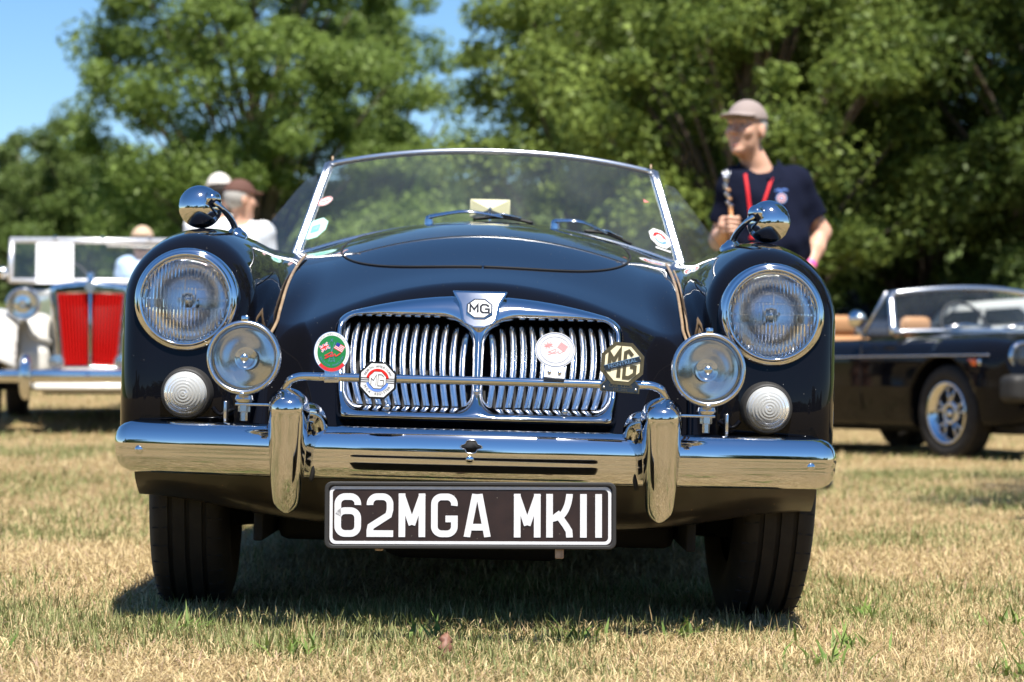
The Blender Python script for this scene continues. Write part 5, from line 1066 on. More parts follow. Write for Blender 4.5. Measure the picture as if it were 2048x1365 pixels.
for s in (-1, 1):
    o = empty('headlamp', (s * 0.570, -0.570, 0.635), parent=mb)
    mob('rim', *lathe([(0.082, 0.01), (0.085, -0.012), (0.095, -0.015), (0.104, 0.0), (0.106, 0.03), (0.112, 0.06)], 40), M['chrome'], o)
    mob('lens', *lathe([(0.001, -0.03), (0.04, -0.025), (0.07, -0.012), (0.083, 0.0)], 32), M['clear_glass'], o)
    mob('reflector', *lathe([(0.083, 0.0), (0.07, 0.03), (0.04, 0.05), (0.001, 0.058)], 32), M['reflector'], o)
    mob('side_marker', *box((-0.012, -0.05, -0.022), (0.012, 0.05, 0.022), 0.006), M['amber'], mb, loc=(s * 0.742, -0.30, 0.610))
    mob('marker_end', *box((-0.012, -0.02, -0.02), (0.012, 0.015, 0.02), 0.006), M['chrome'], mb, loc=(s * 0.736, -0.368, 0.610))
    P = [(s * (0.762 - 0.10 * max(0, (-0.25 - y) / 0.40) ** 2 - 0.08 * max(0, (y - 2.3) / 0.9) ** 2), y, 0.655) for y in np.linspace(-0.46, 2.9, 40)]
    mob('side_strip', *tube(P, 0.005, 6), M['chrome'], mb)
    mob('door_handle', *merge(box((-0.02, -0.08, -0.014), (0.02, 0.08, 0.014), 0.008)), M['chrome'], mb, loc=(s * 0.752, 1.75, 0.72))
    mob('door_gap', *tube([(s * 0.748, 0.86, 0.78), (s * 0.757, 0.86, 0.55), (s * 0.745, 0.87, 0.30)], 0.004, 5), M['dark'], mb)
    mr_ = empty('door_mirror', (s * 0.80, 0.84, 0.90), (0, 0, 0), parent=mb)
    mob('shell', *lathe([(0.001, -0.075), (0.03, -0.065), (0.05, -0.035), (0.058, 0.0), (0.058, 0.012), (0.001, 0.014)], 24), M['chrome'], mr_)
    mob('stalk', *tube([(0, 0, -0.05), (-s * 0.03, 0.0, -0.10), (-s * 0.07, 0.0, -0.125)], 0.010, 8), M['chrome'], mr_)
    q = empty('quarter_light', (0, 0, 0), parent=mb)
    A_, B_2, C_2 = (s * 0.655, 0.62, 0.80), (s * 0.585, 0.81, 1.08), (s * 0.66, 0.96, 0.805)
    mob('bar', *tube([B_2, C_2], 0.010, 8), M['alu'], q); mob('pane', [A_, B_2, C_2], [(0, 1, 2)], M['perspex'], q, smooth=False)
def mbw(u, t): hw = 0.685 + (0.595 - 0.685) * t; X = u * hw; Z = 0.822 - 0.012 * u * u + (1.105 - 0.03 * u * u - 0.822) * t; return (X, 0.46 + 0.14 * u * u + (Z - 0.82) * 0.62, Z)
w_ = empty('windscreen', (0, 0, 0), parent=mb)
mob('frame', *merge(tube([mbw(u, 1) for u in np.linspace(-1, 1, 21)], 0.020, 8), tube([mbw(u, 0) for u in np.linspace(-1, 1, 21)], 0.017, 8), *[tube([mbw(s, t) for t in np.linspace(-0.05, 1.01, 6)], 0.022, 8) for s in (-1, 1)]), M['alu'], w_)
mob('glass', [mbw(u, t) for t in (0, 0.5, 1) for u in np.linspace(-1, 1, 17)], [(j * 17 + i, j * 17 + i + 1, (j + 1) * 17 + i + 1, (j + 1) * 17 + i) for j in range(2) for i in range(16)], M['clear_screen'], w_)
mob('mirror', *box((-0.09, 0.62, 1.06), (0.09, 0.65, 1.11), 0.012), M['rubber'], mb)
for x0 in (-0.38, 0.08): mob('wiper', *tube([(x0, 0.46, 0.835), (x0 + 0.15, 0.46, 0.862), (x0 + 0.38, 0.475, 0.845)], 0.010, 6), M['dull_chrome'], mb)
for s in (-1, 1):
    o = empty('seat', (s * 0.32, 1.65, 0.45), parent=mb)
    mob('backrest', *box((-0.24, 0.0, 0.0), (0.24, 0.16, 0.36), 0.07, 3), M['tan_leather'], o); mob('headrest', *box((-0.12, 0.05, 0.36), (0.12, 0.14, 0.50), 0.045, 3), M['tan_leather'], o)
mob('folded_hood', *box((-0.60, 2.05, 0.76), (0.60, 2.40, 0.88), 0.05, 3), M['leather'], mb)
a = [(0.19 * math.cos(R(t)), 0, 0.19 * math.sin(R(t))) for t in range(0, 361, 15)]
mob('steering_wheel', *xf(tube(a, 0.012, 6, False), Matrix.Translation((0.32, 1.18, 0.86)) @ Matrix.Rotation(R(-22), 4, 'X')), M['rubber'], mb)
mob('underside', *box((-0.55, -0.5, 0.17), (0.55, 2.8, 0.40), 0.03), M['dark'], mb)
def alloy(loc, sgn, par):
    w = empty('wheel', loc, parent=par)
    mob('tyre', *tyre_parts(0.300, 0.165, 0.188), M['tyre'], w, sharp=40)
    mob('rim', *lathe([(0.150, sgn * 0.02), (0.158, sgn * 0.05), (0.172, sgn * 0.062), (0.180, sgn * 0.074), (0.192, sgn * 0.078), (0.197, sgn * 0.070), (0.190, -sgn * 0.05), (0.150, -sgn * 0.05), (0.148, sgn * 0.02)], 48, 'X'), M['chrome'], w)
    mob('disc', *lathe([(0.001, sgn * 0.028), (0.06, sgn * 0.028), (0.10, sgn * 0.012), (0.152, sgn * 0.004)], 36, 'X'), M['dark'], w)
    mob('hub_ring', *lathe([(0.045, sgn * 0.045), (0.058, sgn * 0.05), (0.072, sgn * 0.045), (0.076, sgn * 0.02)], 32, 'X'), M['dull_chrome'], w)
    mob('hub_cap', *lathe([(0.001, sgn * 0.058), (0.018, sgn * 0.057), (0.026, sgn * 0.048), (0.028, sgn * 0.03)], 24, 'X'), M['dull_chrome'], w)
    for k in range(5):
        for dlt in (-9, 9):
            a = R(72 * k + 20); c, s2 = math.cos(a + R(dlt * 1.6)), math.sin(a + R(dlt * 1.6)); c0, s0 = math.cos(a + R(dlt * 0.4)), math.sin(a + R(dlt * 0.4))
            mob('spoke', *tube([(sgn * 0.040, c0 * 0.066, s0 * 0.066), (sgn * 0.036, c * 0.156, s2 * 0.156)], 0.009, 6), M['dull_chrome'], w)
for s in (-1, 1):
    alloy((s * 0.640, 0, 0.298), s, mb); alloy((s * 0.640, 2.31, 0.298), s, mb)

# ------------------------------------------------------------------ cars parked farther back
def saloon(label, x, y, rot, paint, h=1.38):
    r0 = empty('parked_car', (x, y, gz(x, y)), (0, 0, R(rot))); tag(r0, label, 'car')
    def bF(X, Y, Z):
        a = np.abs(X); bodyf = smax(smax(a - 0.84, np.abs(Y) - 2.1 + 0.12 * a * a, 0.2), np.abs(Z - 0.52) - 0.34, 0.14)
        cab = smax(smax(a - 0.74 + 0.30 * (Z - 0.85), np.abs(Y - 0.25) - (1.42 - 1.15 * (Z - 0.8)), 0.1), Z - h, 0.12); cab = np.maximum(cab, 0.6 - Z)
        f = smin(bodyf, cab, 0.05)
        for cy in (-1.3, 1.3): f = smax(f, -np.maximum(np.hypot(Y - cy, Z - 0.31) - 0.36, 0.6 - a), 0.02)
        return f
    sdf_obj('body', bF, (-0.95, -2.25, 0.12), (0.95, 2.25, h + 0.06), 0.045, paint, r0)
    M.setdefault('car_window', mat('car_window', (0.015, 0.02, 0.022), 0.05, coat=0.5))
    zb, zt_ = 0.90, h - 0.10
    for s in (-1, 1):
        for y0, y1 in ((-0.75, 0.22), (0.30, 1.22)):
            xa = lambda z: s * (0.752 - 0.30 * (z - 0.85)); sh_ = 0.30
            mob('side_window', [(xa(zb), y0 - (0.18 if y0 < 0 else 0), zb), (xa(zb), y1 + (0.12 if y1 > 1 else 0), zb), (xa(zt_), y1 - (0.22 if y1 > 1 else 0), zt_), (xa(zt_), y0 + (0.26 if y0 < 0 else 0), zt_)], [(0, 1, 2, 3)], M['car_window'], r0, smooth=False)
        bulb_lamp('headlamp', r0, s * 0.62, -2.02, 0.66, 0.09)
        for yy in (-1.3, 1.3): alloy((s * 0.74, yy, 0.30), s, r0)
    yf = lambda z: 0.25 - (1.42 - 1.15 * (z - 0.8)) - 0.012; yr = lambda z: 0.25 + (1.42 - 1.15 * (z - 0.8)) + 0.012
    mob('front_window', [(-0.62, yf(zb), zb), (0.62, yf(zb), zb), (0.52, yf(zt_), zt_), (-0.52, yf(zt_), zt_)], [(0, 1, 2, 3)], M['car_window'], r0, smooth=False)
    mob('rear_window', [(-0.62, yr(zb), zb), (0.62, yr(zb), zb), (0.52, yr(zt_), zt_), (-0.52, yr(zt_), zt_)], [(0, 1, 2, 3)], M['car_window'], r0, smooth=False)
    mob('bumper', *box((-0.80, -2.16, 0.42), (0.80, -2.04, 0.56), 0.04, 2), M['dull_chrome'], r0)
    return r0
M['plain_white'] = mat('white_car_paint', (0.74, 0.76, 0.76), 0.35, coat=0.7); M['navy_paint'] = mat('dark_blue_car_paint', (0.012, 0.016, 0.03), 0.3, coat=0.8); M['maroon_paint'] = mat('maroon_car_paint', (0.12, 0.012, 0.014), 0.3, coat=0.8)
saloon('white parked car seen through the windscreen of the black sports car', 5.55, 23.6, 16, M['plain_white'], 1.16)
saloon('dark blue parked car behind the black sports car, under the trees', 3.05, 26.0, 12, M['navy_paint'], 1.28)
saloon('maroon parked car half hidden behind the right front wing', 4.6, 27.5, 75, M['maroon_paint'], 1.30)

M['green_paint'] = mat('dark_green_car_paint', (0.01, 0.035, 0.018), 0.3, coat=0.8)
sv = saloon('dark green parked car across the lane, mirrored in the bumper', -6.5, -9.5, 165, M['green_paint'], 1.30)
for k, (x_, y_, rz_, lab) in enumerate(((-2.6, -13.0, 190, 'second car across the lane behind the photographer'), (6.8, -10.5, 200, 'rightmost car across the lane behind the photographer'))):
    c_ = copy_tree(sv); c_.location = (x_, y_, gz(x_, y_)); c_.rotation_euler = (0, 0, R(rz_)); c_['label'] = lab
# ------------------------------------------------------------------ people
M['skin'] = mat('sunned_skin', (0.54, 0.30, 0.20), 0.5, noise=(28, (0.64, 0.38, 0.27), 0.25)); M['skin'].node_tree.nodes['Principled BSDF'].inputs['Subsurface Weight'].default_value = 0.1
M['lip'] = mat('lip', (0.50, 0.20, 0.17), 0.4); M['hair_grey'] = mat('grey_hair', (0.42, 0.40, 0.37), 0.8, bump=(150, 0.6, 0.004)); M['hair_brown'] = mat('dark_hair', (0.03, 0.022, 0.018), 0.7, bump=(150, 0.6, 0.004))
M['eye'] = mat('eye', (0.20, 0.14, 0.11), 0.3)
M['navy_cloth'] = mat('navy_knit', (0.006, 0.008, 0.020), 0.9, spec=0.1, bump=(45, 0.35, 0.006)); M['white_cloth'] = mat('white_cotton', (0.78, 0.78, 0.80), 0.85, bump=(25, 0.4, 0.01)); M['blue_cloth'] = mat('pale_blue_cotton', (0.42, 0.54, 0.74), 0.85, bump=(25, 0.4, 0.01))
M['khaki'] = mat('khaki_cotton', (0.36, 0.28, 0.18), 0.85, bump=(25, 0.4, 0.01)); M['cap_grey'] = mat('taupe_cap', (0.26, 0.21, 0.195), 0.85, bump=(60, 0.3, 0.004)); M['cap_white'] = mat('pale_cap', (0.62, 0.58, 0.54), 0.85); M['cap_brown'] = mat('brown_cap', (0.10, 0.045, 0.032), 0.85)
M['red_cloth'] = mat('red_ribbon', (0.60, 0.012, 0.02), 0.6); M['pink_band'] = mat('pink_wristband', (0.80, 0.10, 0.36), 0.5); M['shoe'] = mat('shoe', (0.05, 0.045, 0.04), 0.6)
M['wood'] = mat('orange_wood', (0.42, 0.17, 0.05), 0.4); M['straw_hat'] = mat('tan_hat', (0.50, 0.36, 0.25), 0.85)
def capd(x, y, z, a, b, r1, r2, sq=1.0):        # tapered capsule; sq squashes it front to back
    a = np.array(a, float); b = np.array(b, float); d = b - a; L2 = max(d @ d, 1e-9)
    t = np.clip(((x - a[0]) * d[0] + (y - a[1]) * d[1] + (z - a[2]) * d[2]) / L2, 0, 1)
    return np.sqrt((x - a[0] - t * d[0]) ** 2 + ((y - a[1] - t * d[1]) / sq) ** 2 + (z - a[2] - t * d[2]) ** 2) - (r1 + (r2 - r1) * t)
def elld(x, y, z, c, r):
    k0 = np.sqrt(((x - c[0]) / r[0]) ** 2 + ((y - c[1]) / r[1]) ** 2 + ((z - c[2]) / r[2]) ** 2); return (k0 - 1) * min(r)
def head_local(J, x, y, z):
    c, s = math.cos(J['yaw']), math.sin(J['yaw']); dx, dy, dz = x - J['head'][0], y - J['head'][1], z - J['head'][2]
    X, Y = dx * c + dy * s, -dx * s + dy * c; p = J.get('nod', 0); return X, Y * math.cos(p) - dz * math.sin(p), Y * math.sin(p) + dz * math.cos(p)
def head_F(J, x, y, z):
    X, Y, Z = head_local(J, x, y, z); A = np.sqrt(X * X + 1e-7)
    f = elld(X, Y, Z, (0, 0.012, 0.035), (0.077, 0.098, 0.092)); f = smin(f, elld(X, Y, Z, (0, -0.022, -0.045), (0.060, 0.068, 0.078)), 0.03)
    f = smin(f, elld(X, Y, Z, (0, -0.068, -0.098), (0.026, 0.022, 0.020)), 0.02); f = smin(f, elld(A, Y, Z, (0.040, -0.062, -0.015), (0.024, 0.022, 0.024)), 0.025)
    f = smin(f, capd(X, Y, Z, (0, -0.088, 0.028), (0, -0.116, -0.018), 0.008, 0.014), 0.012); f = smin(f, elld(A, Y, Z, (0.011, -0.104, -0.022), (0.009, 0.010, 0.008)), 0.008)
    f = smin(f, capd(A, Y, Z, (0.010, -0.088, 0.036), (0.045, -0.076, 0.036), 0.008, 0.007), 0.014)
    f = smax(f, -elld(A, Y, Z, (0.031, -0.105, 0.018), (0.014, 0.015, 0.007)), 0.012)
    f = smax(f, -capd(A, Y, Z, (0.0, -0.100, -0.060), (0.018, -0.090, -0.062), 0.0045, 0.003), 0.006)
    f = smin(f, capd(A, Y, Z, (0.0, -0.091, -0.071), (0.014, -0.086, -0.069), 0.007, 0.004), 0.006); f = smin(f, capd(A, Y, Z, (0.0, -0.092, -0.051), (0.015, -0.087, -0.054), 0.006, 0.004), 0.006)
    f = smin(f, elld(A, Y, Z, (0.078, 0.016, -0.002), (0.010, 0.020, 0.032)), 0.008)
    return f
def hand_segments(J):
    S = []
    for key in ('R', 'L'):
        for seg in J.get('hand' + key, []): S.append(seg)
    return S
def limbs(J, arms=True, legs=True, grow=0.0):
    S = []
    for k in ('R', 'L'):
        if arms:
            S += [(J['sh' + k], J['el' + k], 0.050, 0.042), (J['el' + k], tuple(np.array(J['el' + k]) * 0.6 + np.array(J['wr' + k]) * 0.4), 0.042, 0.040), (tuple(np.array(J['el' + k]) * 0.6 + np.array(J['wr' + k]) * 0.4), J['wr' + k], 0.040, 0.026)]
        if legs:
            kn, an = np.array(J['kn' + k]), np.array(J['an' + k]); cf = kn * 0.65 + an * 0.35 + np.array([0, 0.02, 0])
            S += [(J['hip' + k], J['kn' + k], 0.082, 0.056), (J['kn' + k], tuple(cf), 0.053, 0.056), (tuple(cf), J['an' + k], 0.056, 0.036), (J['an' + k], tuple(an + np.array([0.0, -0.14, -0.055])), 0.042, 0.032), (J['an' + k], tuple(an + np.array([0.0, 0.03, -0.045])), 0.04, 0.036)]
    return S
def torso_F(J, x, y, z, g=0.0, belly=0.0):
    f = capd(x, y, z, J['chL'], J['chR'], 0.110 + g, 0.110 + g, 0.95)
    f = smin(f, capd(x, y, z, J['chest'], J['pelvis'], 0.138 + g, 0.138 + g, 0.84), 0.10)
    f = smin(f, capd(x, y, z, J['shL'], J['shR'], 0.060 + g, 0.060 + g), 0.07)
    if belly: f = smin(f, elld(x, y, z, tuple(np.array(J['pelvis']) + np.array([-0.02, -0.06, 0.16])), (0.16 + g, 0.14 + g, 0.15)), 0.08)
    return f
def local(fn, lo, hi, x, y, z, far=0.3):           # evaluate a piece only inside its own box
    if np.ndim(x) == 3:
        ix = np.where((x[:, 0, 0] >= lo[0]) & (x[:, 0, 0] <= hi[0]))[0]; iy = np.where((y[0, :, 0] >= lo[1]) & (y[0, :, 0] <= hi[1]))[0]; iz = np.where((z[0, 0, :] >= lo[2]) & (z[0, 0, :] <= hi[2]))[0]
        out = np.full((x.shape[0], y.shape[1], z.shape[2]), far)
        if len(ix) and len(iy) and len(iz): a, b, c = slice(ix[0], ix[-1] + 1), slice(iy[0], iy[-1] + 1), slice(iz[0], iz[-1] + 1); out[a, b, c] = fn(x[a], y[:, b], z[:, :, c])
        return out
    k = (x >= lo[0]) & (x <= hi[0]) & (y >= lo[1]) & (y <= hi[1]) & (z >= lo[2]) & (z <= hi[2]); out = np.full(np.shape(x), far)
    if k.any(): out[k] = fn(x[k], y[k], z[k])
    return out
def body_F(J):
    LS = limbs(J); HS = hand_segments(J)
    def F(x, y, z):
        f = torso_F(J, x, y, z, -0.012); f = smin(f, capd(x, y, z, J['neck'], tuple(np.array(J['head']) + np.array([0, 0.015, -0.05])), 0.062, 0.054), 0.035)
        for a, b, r1, r2 in LS:
            a_, b_ = np.array(a), np.array(b); f = smin(f, local(lambda X, Y, Z: capd(X, Y, Z, a, b, r1, r2), np.minimum(a_, b_) - r1 - 0.06, np.maximum(a_, b_) + r1 + 0.06, x, y, z), 0.022)
        for a, b, r1, r2 in HS:
            a_, b_ = np.array(a), np.array(b); f = smin(f, local(lambda X, Y, Z: capd(X, Y, Z, a, b, r1, r2), np.minimum(a_, b_) - 0.06, np.maximum(a_, b_) + 0.06, x, y, z), 0.004)
        hd = np.array(J['head']); return smin(f, local(lambda X, Y, Z: head_F(J, X, Y, Z), hd - 0.2, hd + 0.2, x, y, z), 0.025)
    return F
def shirt_F(J, hem, belly, sleeve=0.55):
    def F(x, y, z):
        wr = 0.004 * np.sin(z * 47 + x * 25) * np.sin(x * 31 + y * 22 - z * 9)
        f = torso_F(J, x, y, z, 0.010, belly) + wr
        for k in ('R', 'L'):
            s, e = np.array(J['sh' + k]), np.array(J['el' + k]); en = s + (e - s) * sleeve * 1.35; d = capd(x, y, z, tuple(s), tuple(en), 0.066, 0.068) + wr * 0.7
            ax = (e - s) / np.linalg.norm(e - s); cut = (x - s[0]) * ax[0] + (y - s[1]) * ax[1] + (z - s[2]) * ax[2] - np.linalg.norm(e - s) * sleeve * 1.3
            f = smin(f, np.maximum(d, cut), 0.045)
        f = np.maximum(f, hem - z); nk = J['neck']
        f = smax(f, -capd(x, y, z, (nk[0], nk[1] - 0.03, nk[2] + 0.02), (nk[0] - 0.02, nk[1] - 0.06, nk[2] + 0.2), 0.060, 0.075), 0.012)
        return smax(f, -capd(x, y, z, (nk[0] - 0.012, nk[1] - 0.10, nk[2] + 0.02), (nk[0] - 0.018, nk[1] - 0.17, nk[2] - 0.12), 0.045, 0.008), 0.01) if belly else f
    return F
def pants_F(J, cut):
    def F(x, y, z):
        f = capd(x, y, z, tuple(np.array(J['pelvis']) + np.array([0, 0, 0.06])), J['pelvis'], 0.158, 0.165, 0.84)
        for k in ('R', 'L'): f = smin(f, capd(x, y, z, J['hip' + k], J['kn' + k], 0.105, 0.092), 0.05)
        if cut < 0.3:
            for k in ('R', 'L'): f = smin(f, capd(x, y, z, J['kn' + k], J['an' + k], 0.085, 0.075), 0.03)
        return np.maximum(np.maximum(f, cut - z), z - J['pelvis'][2] - 0.10)
    return F
def cap_F(J, brim=True):
    def F(x, y, z):
        X, Y, Z = head_local(J, x, y, z)
        dome = np.maximum(elld(X, Y, Z, (0, 0.010, 0.038), (0.089, 0.110, 0.106)), 0.050 - Z + 0.10 * Y)
        bt = 0.046 - 0.42 * (Y + 0.09) * 0 - 0.9 * X * X * 4 - 0.16 * np.maximum(0, -Y - 0.08)
        br = np.maximum(np.hypot(X / 0.080, (Y + 0.085) / 0.098) - 1, 0) ; brf = smax((np.hypot(X / 0.080, (Y + 0.075) / 0.088) - 1) * 0.08, np.abs(Z - 0.066 + 2.2 * X * X + 0.18 * (-Y - 0.085)) - 0.005, 0.008)
        brf = np.maximum(brf, Y + 0.03)
        return smin(dome, brf, 0.010)
    return F
def hair_F(J):
    def F(x, y, z):
        X, Y, Z = head_local(J, x, y, z)
        return smax(smax(elld(X, Y, Z, (0, 0.018, 0.03), (0.0815, 0.099, 0.094)), -0.005 - Y - 0.2 * (Z - 0.03), 0.012), -0.060 - Z, 0.01)
    return F
def person(label, loc, J, shirt, pants, capm, hair, res, hem=0.93, belly=1.0, pcut=0.50, faceparts=True, group=None, shoes='shoe'):
    r0 = empty('person', loc); tag(r0, label, 'person', group)
    pts = np.array([v for k, v in J.items() if isinstance(v, tuple)]); lo = pts.min(0) - 0.26; hi = pts.max(0) + 0.20; lo[2] = -0.03
    hs = [np.array(s[i]) for s in hand_segments(J) for i in (0, 1)]
    if hs: lo = np.minimum(lo, np.min(hs, 0) - 0.04); hi = np.maximum(hi, np.max(hs, 0) + 0.04)
    sdf_obj('body', body_F(J), lo, hi, res, M['skin'], r0, proj=3)
    slo, shi = lo.copy(), hi.copy(); slo[2] = hem - 0.04; shi[2] = J['neck'][2] + 0.10
    sdf_obj('polo_shirt' if faceparts else 'tee_shirt', shirt_F(J, hem, belly), slo, shi, res * 1.2, shirt, r0, proj=3)
    plo, phi = lo.copy(), hi.copy(); plo[2] = max(0.0, pcut - 0.05); phi[2] = J['pelvis'][2] + 0.16
    sdf_obj('shorts' if pcut > 0.3 else 'trousers', pants_F(J, pcut), plo, phi, res * 1.6, pants, r0, proj=3)
    H = np.array(J['head'])
    sdf_obj('cap', cap_F(J), H - 0.21, H + 0.21, min(res, 0.007), capm, r0, proj=3)
    sdf_obj('hair', hair_F(J), H - 0.16, H + 0.16, min(res, 0.007), hair, r0, proj=3)
    for k in ('R', 'L'):
        an = np.array(J['an' + k]); sh = box((-0.05, -0.20, -0.085), (0.05, 0.085, -0.01), 0.035, 3); mob('shoe', *shift(sh, *an), M[shoes], r0)
    return r0
def to_world(J, X, Y, Z):
    c, s = math.cos(J['yaw']), math.sin(J['yaw']); return (J['head'][0] + X * c - Y * s, J['head'][1] + X * s + Y * c, J['head'][2] + Z)
# the man in navy with a stick in his right hand
ST = (-0.185, -0.275)
fing = []
for i, dz in enumerate((0.028, 0.008, -0.012, -0.030)):
    z_ = 1.185 + dz; k = (1.0, 1.06, 1.0, 0.86)[i]; r_f = 0.0098 - 0.0006 * i
    p0 = (ST[0] - 0.036, ST[1] + 0.006, z_); p1 = (ST[0] - 0.022 * k, ST[1] - 0.026, z_ + 0.002); p2 = (ST[0] + 0.012 * k, ST[1] - 0.026, z_ - 0.001); p3 = (ST[0] + 0.026 * k, ST[1] - 0.006, z_ - 0.002)
    fing += [(p0, p1, r_f + 0.001, r_f), (p1, p2, r_f, r_f - 0.0005), (p2, p3, r_f - 0.0005, r_f - 0.002)]
fing += [((ST[0] - 0.040, ST[1] + 0.02, 1.165), (ST[0] - 0.010, ST[1] + 0.022, 1.205), 0.013, 0.0105), ((ST[0] - 0.010, ST[1] + 0.022, 1.205), (ST[0] + 0.022, ST[1] + 0.006, 1.220), 0.0105, 0.008)]
fing += [((ST[0] - 0.040, ST[1] + 0.018, 1.205), (ST[0] - 0.040, ST[1] + 0.018, 1.160), 0.022, 0.022), ((ST[0] - 0.034, ST[1] + 0.060, 1.165), (ST[0] - 0.040, ST[1] + 0.018, 1.183), 0.026, 0.028)]
LW = np.array((0.165, -0.07, 0.985)); fl = [(tuple(LW), tuple(LW + (-0.03, -0.02, -0.075)), 0.026, 0.032)]
for i, (ox, oy) in enumerate(((-0.028, -0.018), (-0.010, -0.020), (0.008, -0.014), (0.022, -0.004))):
    b0_ = LW + np.array((-0.033 + ox, -0.02 + oy * 0.4, -0.085)); b1_ = b0_ + np.array((-0.008, -0.010, -0.040)); b2_ = b1_ + np.array((-0.012, 0.004, -0.030 + 0.004 * i)); fl += [(tuple(b0_), tuple(b1_), 0.0105, 0.0095), (tuple(b1_), tuple(b2_), 0.0095, 0.0078)]
fl += [(tuple(LW + (-0.035, -0.03, -0.03)), tuple(LW + (-0.062, -0.045, -0.062)), 0.013, 0.011), (tuple(LW + (-0.062, -0.045, -0.062)), tuple(LW + (-0.066, -0.045, -0.092)), 0.011, 0.0085)]
J = dict(pelvis=(0.03, 0.02, 0.95), chest=(0.0, 0.01, 1.27), chL=(0.045, 0.02, 1.295), chR=(-0.075, -0.02, 1.29), neck=(-0.045, 0.0, 1.455), head=(-0.105, -0.045, 1.625),
         shL=(0.125, 0.03, 1.400), shR=(-0.155, -0.03, 1.390), elL=(0.250, 0.07, 1.175), wrL=tuple(LW), elR=(-0.222, 0.02, 1.135), wrR=(ST[0] - 0.030, ST[1] + 0.075, 1.160),
         hipL=(0.125, 0.02, 0.90), hipR=(-0.06, 0.02, 0.90), knL=(0.195, -0.02, 0.50), knR=(-0.09, -0.02, 0.50), anL=(0.222, 0.03, 0.09), anR=(-0.12, 0.03, 0.09), handR=fing, handL=fl, yaw=R(-38), nod=R(4))
MX, MY = 1.162, 10.5
man = person('man in navy polo and taupe cap standing behind the roadster', (MX, MY, gz(MX, MY)), J, M['navy_cloth'], M['khaki'], M['cap_grey'], M['hair_grey'], 0.0080)
for sx_ in (-1, 1):
    mob('eye', *shift(lathe([(0.0002, -0.0075), (0.004, -0.006), (0.0065, -0.003), (0.0075, 0.0), (0.006, 0.005)], 14), *to_world(J, sx_ * 0.031, -0.079, 0.018)), M['eye'], man)
Hl = lambda X, Y, Z: to_world(J, X, Y, Z)
mob('lips', *tube([Hl(-0.018, -0.088, -0.070), Hl(0, -0.097, -0.072), Hl(0.018, -0.088, -0.070)], [0.003, 0.006, 0.003], 8), M['lip'], man)
col_ = []                                        # collar points
nk = J['neck']
def collar(side):
    a = [(nk[0] + 0.012 + side * 0.080, nk[1] + 0.035, nk[2] + 0.045), (nk[0] - 0.005 + side * 0.082, nk[1] - 0.045, nk[2] + 0.010), (nk[0] - 0.015 + side * 0.042, nk[1] - 0.105, nk[2] - 0.050), (nk[0] - 0.02 + side * 0.075, nk[1] - 0.110, nk[2] - 0.082), (nk[0] + side * 0.125, nk[1] - 0.062, nk[2] - 0.045), (nk[0] + 0.012 + side * 0.112, nk[1] + 0.035, nk[2] + 0.010)]
    V = a + [(x, y - 0.006, z + 0.006) for x, y, z in a]; n = 6
    return V, [(0, 1, 4, 5), (1, 2, 3, 4), (n + 5, n + 4, n + 1, n), (n + 4, n + 3, n + 2, n + 1)] + [(i, (i + 1) % n, n + (i + 1) % n, n + i) for i in range(n)]
for s in (-1, 1): mob('collar', *collar(s), M['navy_cloth'], man, smooth=False)
def front_y(F, x, z):                            # where a garment's front lies
    y = np.linspace(-0.40, 0.10, 400); v = F(np.full(400, x), y, np.full(400, z)); i = np.argmax(v < 0); return float(y[i]) if v[i] < 0 else -0.12
SF = shirt_F(J, 0.93, 1.0)
def ribbon(pts, w):
    V = []; Fc = []
    for i, (x, z) in enumerate(pts):
        y = front_y(SF, x, z) - 0.006; V += [(x - w / 2, y, z), (x + w / 2, y - 0.001, z + 0.004), (x + w / 2, y + 0.003, z + 0.004), (x - w / 2, y + 0.003, z)]
        if i: k = 4 * i; Fc += [(k - 4, k - 3, k + 1, k), (k - 3, k - 2, k + 2, k + 1), (k - 2, k - 1, k + 3, k + 2), (k - 1, k - 4, k, k + 3)]
    return V, Fc
mob('lanyard', *merge(ribbon([(nk[0] + 0.064 - 0.115 * t, nk[2] - 0.010 - 0.315 * t) for t in np.linspace(0, 1, 14)], 0.015), ribbon([(nk[0] - 0.070 + 0.030 * t, nk[2] - 0.030 - 0.295 * t) for t in np.linspace(0, 1, 14)], 0.015)), M['red_cloth'], man)
ex, ez = 0.045, 1.315
for k, (r1, m) in enumerate(((0.024, 'blue_enamel'), (0.0205, 'white_enamel'), (0.0165, 'red_enamel'), (0.011, 'white_enamel'), (0.006, 'blue_enamel'))):
    mob('shirt_emblem', *shift(prism(circle(r1, n=20), -0.0005 * k, 0.003), ex, front_y(SF, ex, ez) - 0.006, ez), M[m], man, smooth=False)
mob('shirt_script', *stroke([(p.x, p.z) for p in curve_pts([(ex - 0.028, 0, ez + 0.032), (ex - 0.010, 0, ez + 0.040), (ex - 0.004, 0, ez + 0.031), (ex + 0.008, 0, ez + 0.040), (ex + 0.028, 0, ez + 0.036)], 5)], 0.007, front_y(SF, ex, ez + 0.03) - 0.007), M['blue_enamel'], man, smooth=False)
wd_ = (np.array(J['elL']) - LW); wd_ /= np.linalg.norm(wd_); wb = LW + wd_ * 0.045
mob('wristband', *tube([tuple(wb - wd_ * 0.011), tuple(wb), tuple(wb + wd_ * 0.011)], [0.0325, 0.0335, 0.0345], 20, False), M['pink_band'], man)
stick = empty('baton', (MX + ST[0], MY + ST[1], gz(MX, MY) + 0.945)); tag(stick, 'slim wooden stick with a silver beaded top in the man\'s raised hand', 'stick')
mob('handle', *tube([(0.012, 0, 0.03), (0.0, 0, 0.20), (-0.012, 0, 0.31)], [0.007, 0.008, 0.009], 10), M['wood'], stick)
